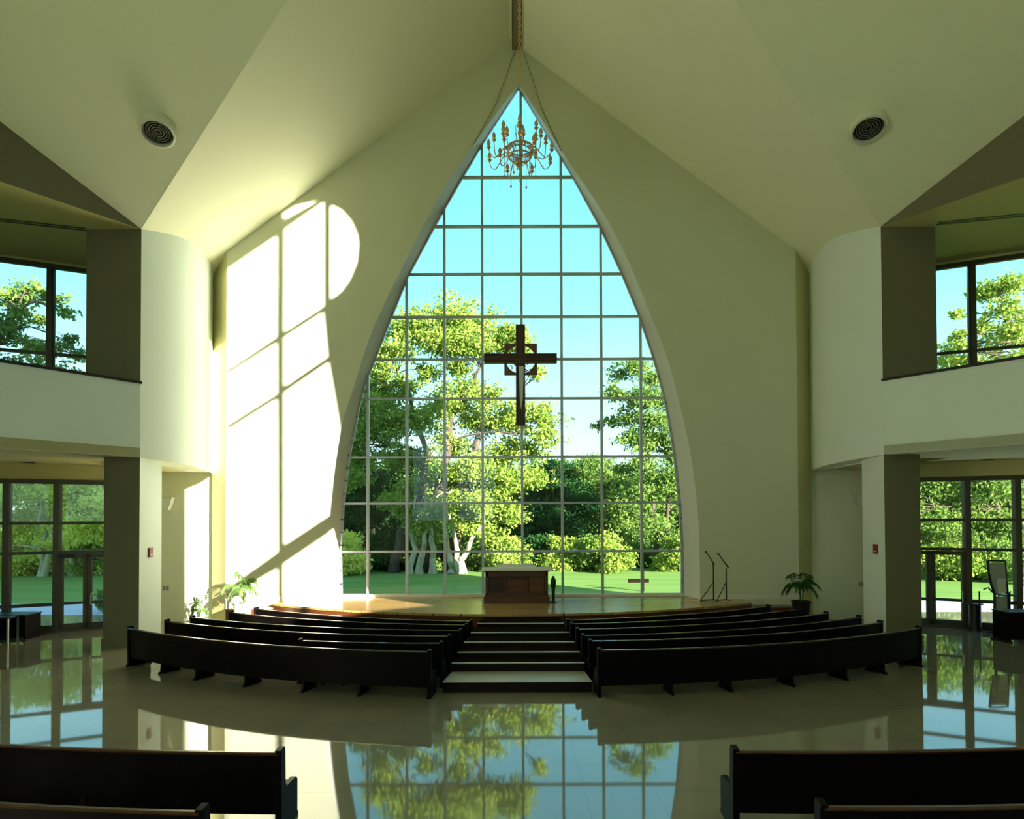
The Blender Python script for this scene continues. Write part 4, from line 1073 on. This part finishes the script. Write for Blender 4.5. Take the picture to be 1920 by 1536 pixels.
tree('maple_tree', 738, 44, [(735, 1085), (752, 1000), (790, 920), (800, 850), (790, 760), (775, 700), (780, 640)],
     [(785, 605, 42), (755, 625, 35), (850, 600, 45), (890, 610, 40), (735, 655, 38), (935, 640, 42), (830, 650, 48), (885, 650, 38), (960, 625, 28), (705, 660, 26),
      (672, 770, 42), (715, 745, 38), (745, 790, 45), (700, 810, 45), (865, 735, 40), (900, 790, 42), (800, 785, 34), (950, 785, 40), (1005, 775, 38), (1020, 815, 26), (985, 840, 34),
      (930, 860, 44), (880, 880, 44), (960, 910, 42), (900, 935, 42), (955, 965, 36), (850, 840, 34), (780, 860, 38), (735, 860, 34), (680, 860, 34), (830, 905, 38), (770, 915, 34), (725, 700, 26), (760, 730, 26), (655, 830, 34), (690, 740, 30), (975, 655, 24), (830, 760, 30), (915, 745, 26), (665, 900, 30), (740, 940, 30), (990, 900, 30), (1010, 700, 16), (860, 690, 18), (800, 700, 24), (700, 705, 20)],
     'lf_yel', 'bark', 'large spreading yellow-green tree behind the cross and left half of the arch', r0=.36,
     stems=[[(738, 1085), (752, 1000), (790, 920), (800, 850), (765, 740), (745, 700)], [(790, 930), (840, 850), (845, 780), (880, 730), (900, 690)], [(840, 860), (900, 800), (960, 780)]])
tree('oak_tree', 690, 50, [(690, 1085), (700, 1000), (690, 900), (700, 860)],
     [(660, 930, 36), (700, 960, 40), (740, 950, 40), (650, 1000, 36), (700, 1020, 38), (745, 1010, 36), (670, 880, 34), (720, 900, 36), (650, 1050, 26)],
     'lf_dark', 'bark', 'dark green tree low at the left edge of the arch', dens=1.2)
tree('birch_tree', 870, 43, None, [(790, 985, 28), (830, 960, 34), (870, 975, 30), (900, 990, 26), (815, 1010, 22), (850, 930, 26), (770, 955, 24)], 'lf_yel', 'palebark',
     'pale-trunked clump of slender trees left of the altar', r0=.26, dens=.8,
     stems=[[(768, 1083), (776, 1030), (770, 980), (780, 930)], [(786, 1083), (792, 1030), (800, 990), (798, 930)], [(812, 1082), (812, 1030), (806, 980), (820, 930)], [(868, 1083), (868, 1050), (885, 1010), (905, 985)], [(862, 1083), (856, 1050), (850, 1000), (838, 950)], [(846, 1083), (842, 1040), (838, 1000)]])
tree('evergreen_tree', 1035, 58, [(1035, 1080), (1035, 980), (1040, 880)],
     [(1045, 895, 36), (1015, 915, 30), (1065, 930, 40), (1020, 965, 42), (1060, 985, 42), (1010, 1015, 38), (1050, 1035, 38), (1085, 1010, 34), (1095, 950, 30), (985, 990, 26)],
     'lf_dark', 'bark', 'dark evergreen behind the altar, right of the cross foot', dens=1.5)
tree('oak_tree', 1130, 62, [(1130, 1080), (1125, 980), (1110, 900)],
     [(1080, 885, 32), (1110, 880, 36), (1140, 905, 38), (1120, 940, 42), (1165, 930, 42), (1150, 975, 42), (1190, 965, 40), (1110, 985, 36), (1180, 910, 34), (1215, 930, 34)],
     'lf_mid', 'bark', 'rounded mid-green tree far behind, right of the evergreen', dens=1.4)
tree('ash_tree', 1235, 46, None,
     [(1165, 700, 22), (1195, 690, 24), (1150, 735, 22), (1185, 745, 28), (1225, 710, 26), (1245, 750, 32), (1215, 785, 26), (1120, 800, 12), (1145, 790, 16), (1185, 820, 26), (1235, 830, 32), (1262, 790, 26), (1265, 850, 30), (1205, 870, 28), (1240, 900, 38), (1200, 930, 30), (1262, 950, 36), (1225, 980, 32), (1265, 1010, 28), (1215, 745, 30), (1240, 790, 30), (1215, 830, 30), (1180, 780, 22), (1255, 900, 36), (1165, 880, 20), (1285, 900, 36), (1300, 820, 34), (1290, 740, 28)],
     'lf_mid', 'bark', 'tall open-branched tree at the right edge of the arch', r0=.24, dens=.75,
     stems=[[(1240, 1100), (1232, 1040), (1226, 960), (1215, 860), (1200, 760)], [(1256, 1098), (1254, 1020), (1250, 940), (1250, 800)]])
# shrubs along the far lawn edge
k = 0
shr = [(648, 'lf_lime', 43, 'sunny yellow-green shrub at the left foot of the arch'), (690, 'lf_mid', 47, 'green shrub beside the lime one, left part of the arch'), (730, 'lf_dark', 46, 'dark shrub between the big tree trunk and the pale trunks'), (800, 'lf_mid', 48, 'green shrub behind the pale trunks'), (850, 'lf_dark', 49, 'dark shrub behind the rightmost pale trunk'), (903, 'lf_mid', 46, 'green shrub just left of the altar top'),
       (950, 'lf_yel', 45, 'bright shrub behind the altar top'), (1000, 'lf_dark', 47, 'dark shrub directly right of the altar top'), (1060, 'lf_yel', 45, 'yellow-green shrub beneath the dark evergreen'), (1105, 'lf_mid', 46, 'mid-green shrub, right of the yellow one'),
       (1150, 'lf_yel', 44, 'light green shrub below the rounded tree'), (1195, 'lf_mid', 48, 'green shrub left of the thin dark trunks'), (1235, 'lf_dark', 50, 'dark shrub behind the thin dark trunks'), (1275, 'lf_yel', 44, 'lime shrub at the right foot of the arch')]
for x, lm, ys_, lab in shr:
    rs = random.Random(x)
    tree('garden_shrub', x, ys_, [(x, 1080), (x, 1050)], [(x + rs.uniform(-26, 26), 1046 + dy_, rs.uniform(20, 27)) for dy_ in (-30, -18, -8, 0, 8, 12, 14)], lm, 'bark', lab, 'shrub', 'shrubs along the lawn edge', r0=.12, dens=1.1)
# side trees: seen through the aisle and gallery windows
def mir(bl): return [(1920 - x, y, r) for x, y, r in bl]
low = [(25, 925, 44), (75, 905, 46), (130, 925, 46), (180, 935, 42), (40, 985, 44), (100, 975, 40), (155, 990, 44), (205, 1000, 40), (20, 1035, 36), (135, 1040, 34), (-40, 960, 60), (-50, 1030, 50), (240, 950, 50), (190, 1050, 30), (60, 860, 46), (130, 870, 46), (190, 880, 44), (0, 870, 50)]
upl = [(20, 560, 26), (60, 548, 30), (35, 590, 22), (10, 625, 26), (75, 600, 16), (100, 560, 22), (125, 585, 16), (60, 650, 26), (95, 655, 24), (130, 640, 18), (145, 665, 16), (70, 690, 30), (120, 700, 26), (20, 690, 34), (-50, 600, 60), (-40, 690, 50), (-90, 560, 50)]
tree('lime_tree', 60, 42, None, low, 'lf_lime', 'palebark', 'bright lime tree with a pale trunk outside the left door', group='trees outside the aisle windows', r0=.17,
     stems=[[(75, 1088), (78, 1000), (84, 930), (60, 870)], [(84, 960), (110, 900), (115, 860)], [(135, 1085), (135, 1000), (130, 930)]], dens=1.0)
tree('sycamore_tree', -60, 34, [(-60, 1100), (-50, 900), (-30, 750), (0, 650), (30, 590)], upl, 'lf_mid', 'bark', 'tall tree with open branches outside the left gallery window', group='trees outside the gallery windows', r0=.45, dens=.7)
lowr = mir(low)
tree('beech_tree', 1860, 42, None, lowr, 'lf_mid', 'bark', 'mid-green tree filling the right aisle glazing', group='trees outside the aisle windows', r0=.35,
     stems=[[(1905, 1090), (1900, 1000), (1890, 930), (1895, 870)], [(1890, 960), (1850, 900), (1830, 860)]], dens=.9)
upr = [(1850, 545, 30), (1895, 530, 34), (1880, 580, 26), (1840, 610, 22), (1900, 620, 34), (1860, 650, 26), (1800, 630, 16), (1790, 655, 20), (1775, 675, 24), (1820, 680, 26), (1795, 590, 11), (1870, 690, 34), (1915, 680, 30), (1970, 600, 60), (1960, 690, 50)]
tree('chestnut_tree', 1980, 34, [(1980, 1100), (1970, 900), (1950, 750), (1920, 650), (1880, 570)], upr, 'lf_yel', 'bark', 'tall spreading tree outside the right gallery window', group='trees outside the gallery windows', r0=.45, dens=.8)
for x, lm, lab in ((30, 'lf_lime', 'yellow-green shrub by the lawn outside the left aisle glazing'), (110, 'lf_lime', 'bright shrub seen through the left door glass'), (180, 'lf_yel', 'green shrub behind the left door handle'),
                   (1770, 'lf_yel', 'leafy shrub behind the right door glass'), (1835, 'lf_yel', 'light green shrub behind the black bin'), (1900, 'lf_mid', 'green shrub behind the high chair')):
    rs = random.Random(x)
    yb = 1060 if x < 900 else 1068
    tree('garden_shrub', x, 44 if x < 900 else 38, [(x, 1080), (x, 1060)], [(x + rs.uniform(-34, 34), yb + rs.uniform(-34, 8), rs.uniform(24, 36)) for _ in range(7)], lm, 'bark', lab, 'shrub', 'shrubs outside the aisle windows', r0=.12, dens=1.2)
# a belt of far trees closing the view, copies of two built ones
far = None
protos = []
for i, (lm, lab) in enumerate((('lf_mid', 'x'), ('lf_dark', 'x'))):
    rs = random.Random(40 + i)
    t_ = tree('woodland_tree', 960, 78, [(960, 1060), (960, 980), (960, 930)], [(960 + rs.uniform(-60, 60), 960 + rs.uniform(-45, 75), rs.uniform(30, 44)) for _ in range(18)], lm, 'bark', 'distant tree closing the view beyond the garden', group='distant woodland trees', size=.22, dens=1.0, r0=.35)
    protos.append(t_)
spots = [(-42, 62, 'distant tree seen through the outermost left aisle glazing'), (-33, 60, 'distant dark tree behind the left glazed doors'), (-24, 63, 'distant tree outside, hidden between the left post and the arch'),
         (-15, 60, 'distant dark tree just inside the left curve of the arch'), (-9.5, 64, 'distant tree behind the big yellow-green maple'), (-4, 61, 'distant dark tree behind the pale trunks'), (1.5, 66, 'distant tree behind the altar and cross'),
         (7, 70, 'distant dark tree right of the evergreen top'), (12, 61, 'distant tree behind the thin dark trunks'), (17, 63, 'distant dark tree at the right curve of the arch'), (26, 62, 'distant tree outside, hidden between arch and right post'),
         (35, 60, 'distant dark tree behind the right glazed door'), (44, 62, 'distant tree seen through the outermost right aisle glazing')]
for i, (x, y, lab) in enumerate(spots):
    src = protos[i % 2]
    if i < 2: o = src
    else:
        o = src.copy(); C.objects.link(o)
        for ch_ in list(src.children):
            c2 = ch_.copy(); C.objects.link(c2); c2.parent = o
    o['label'] = lab
    o.location = (x, y, ZL); o.rotation_euler = (0, 0, i * 1.3); s_ = .95 + .15 * math.sin(i * 2.1); o.scale = (s_, s_, s_)
# small dark wooden marker on the lawn
p = PZ(1198, 1108, ZL)
r = thing('garden_marker', (p.x, p.y, ZL), 'small dark post with a crossbar standing on the lawn, right side', 'garden post')
put(r, MB().box(p.x + .12, p.x + .26, p.y - .06, p.y + .06, ZL - .02, ZL + 1.0), 'post', 'treaddark')
put(r, MB().box(p.x - .55, p.x + .50, p.y - .07, p.y + .07, ZL + .42, ZL + .60), 'crossbar', 'treaddark')
# leafy bush close outside the left door
tree('terrace_bush', 200, 23.5, [(200, 1150), (198, 1135)], [(196, 1118, 14), (205, 1130, 16), (190, 1135, 9), (212, 1110, 16)], 'lf_mid', 'bark', 'green bush on the terrace at the edge of the left door', 'bush', None, size=.07, r0=.03, dens=2.5)
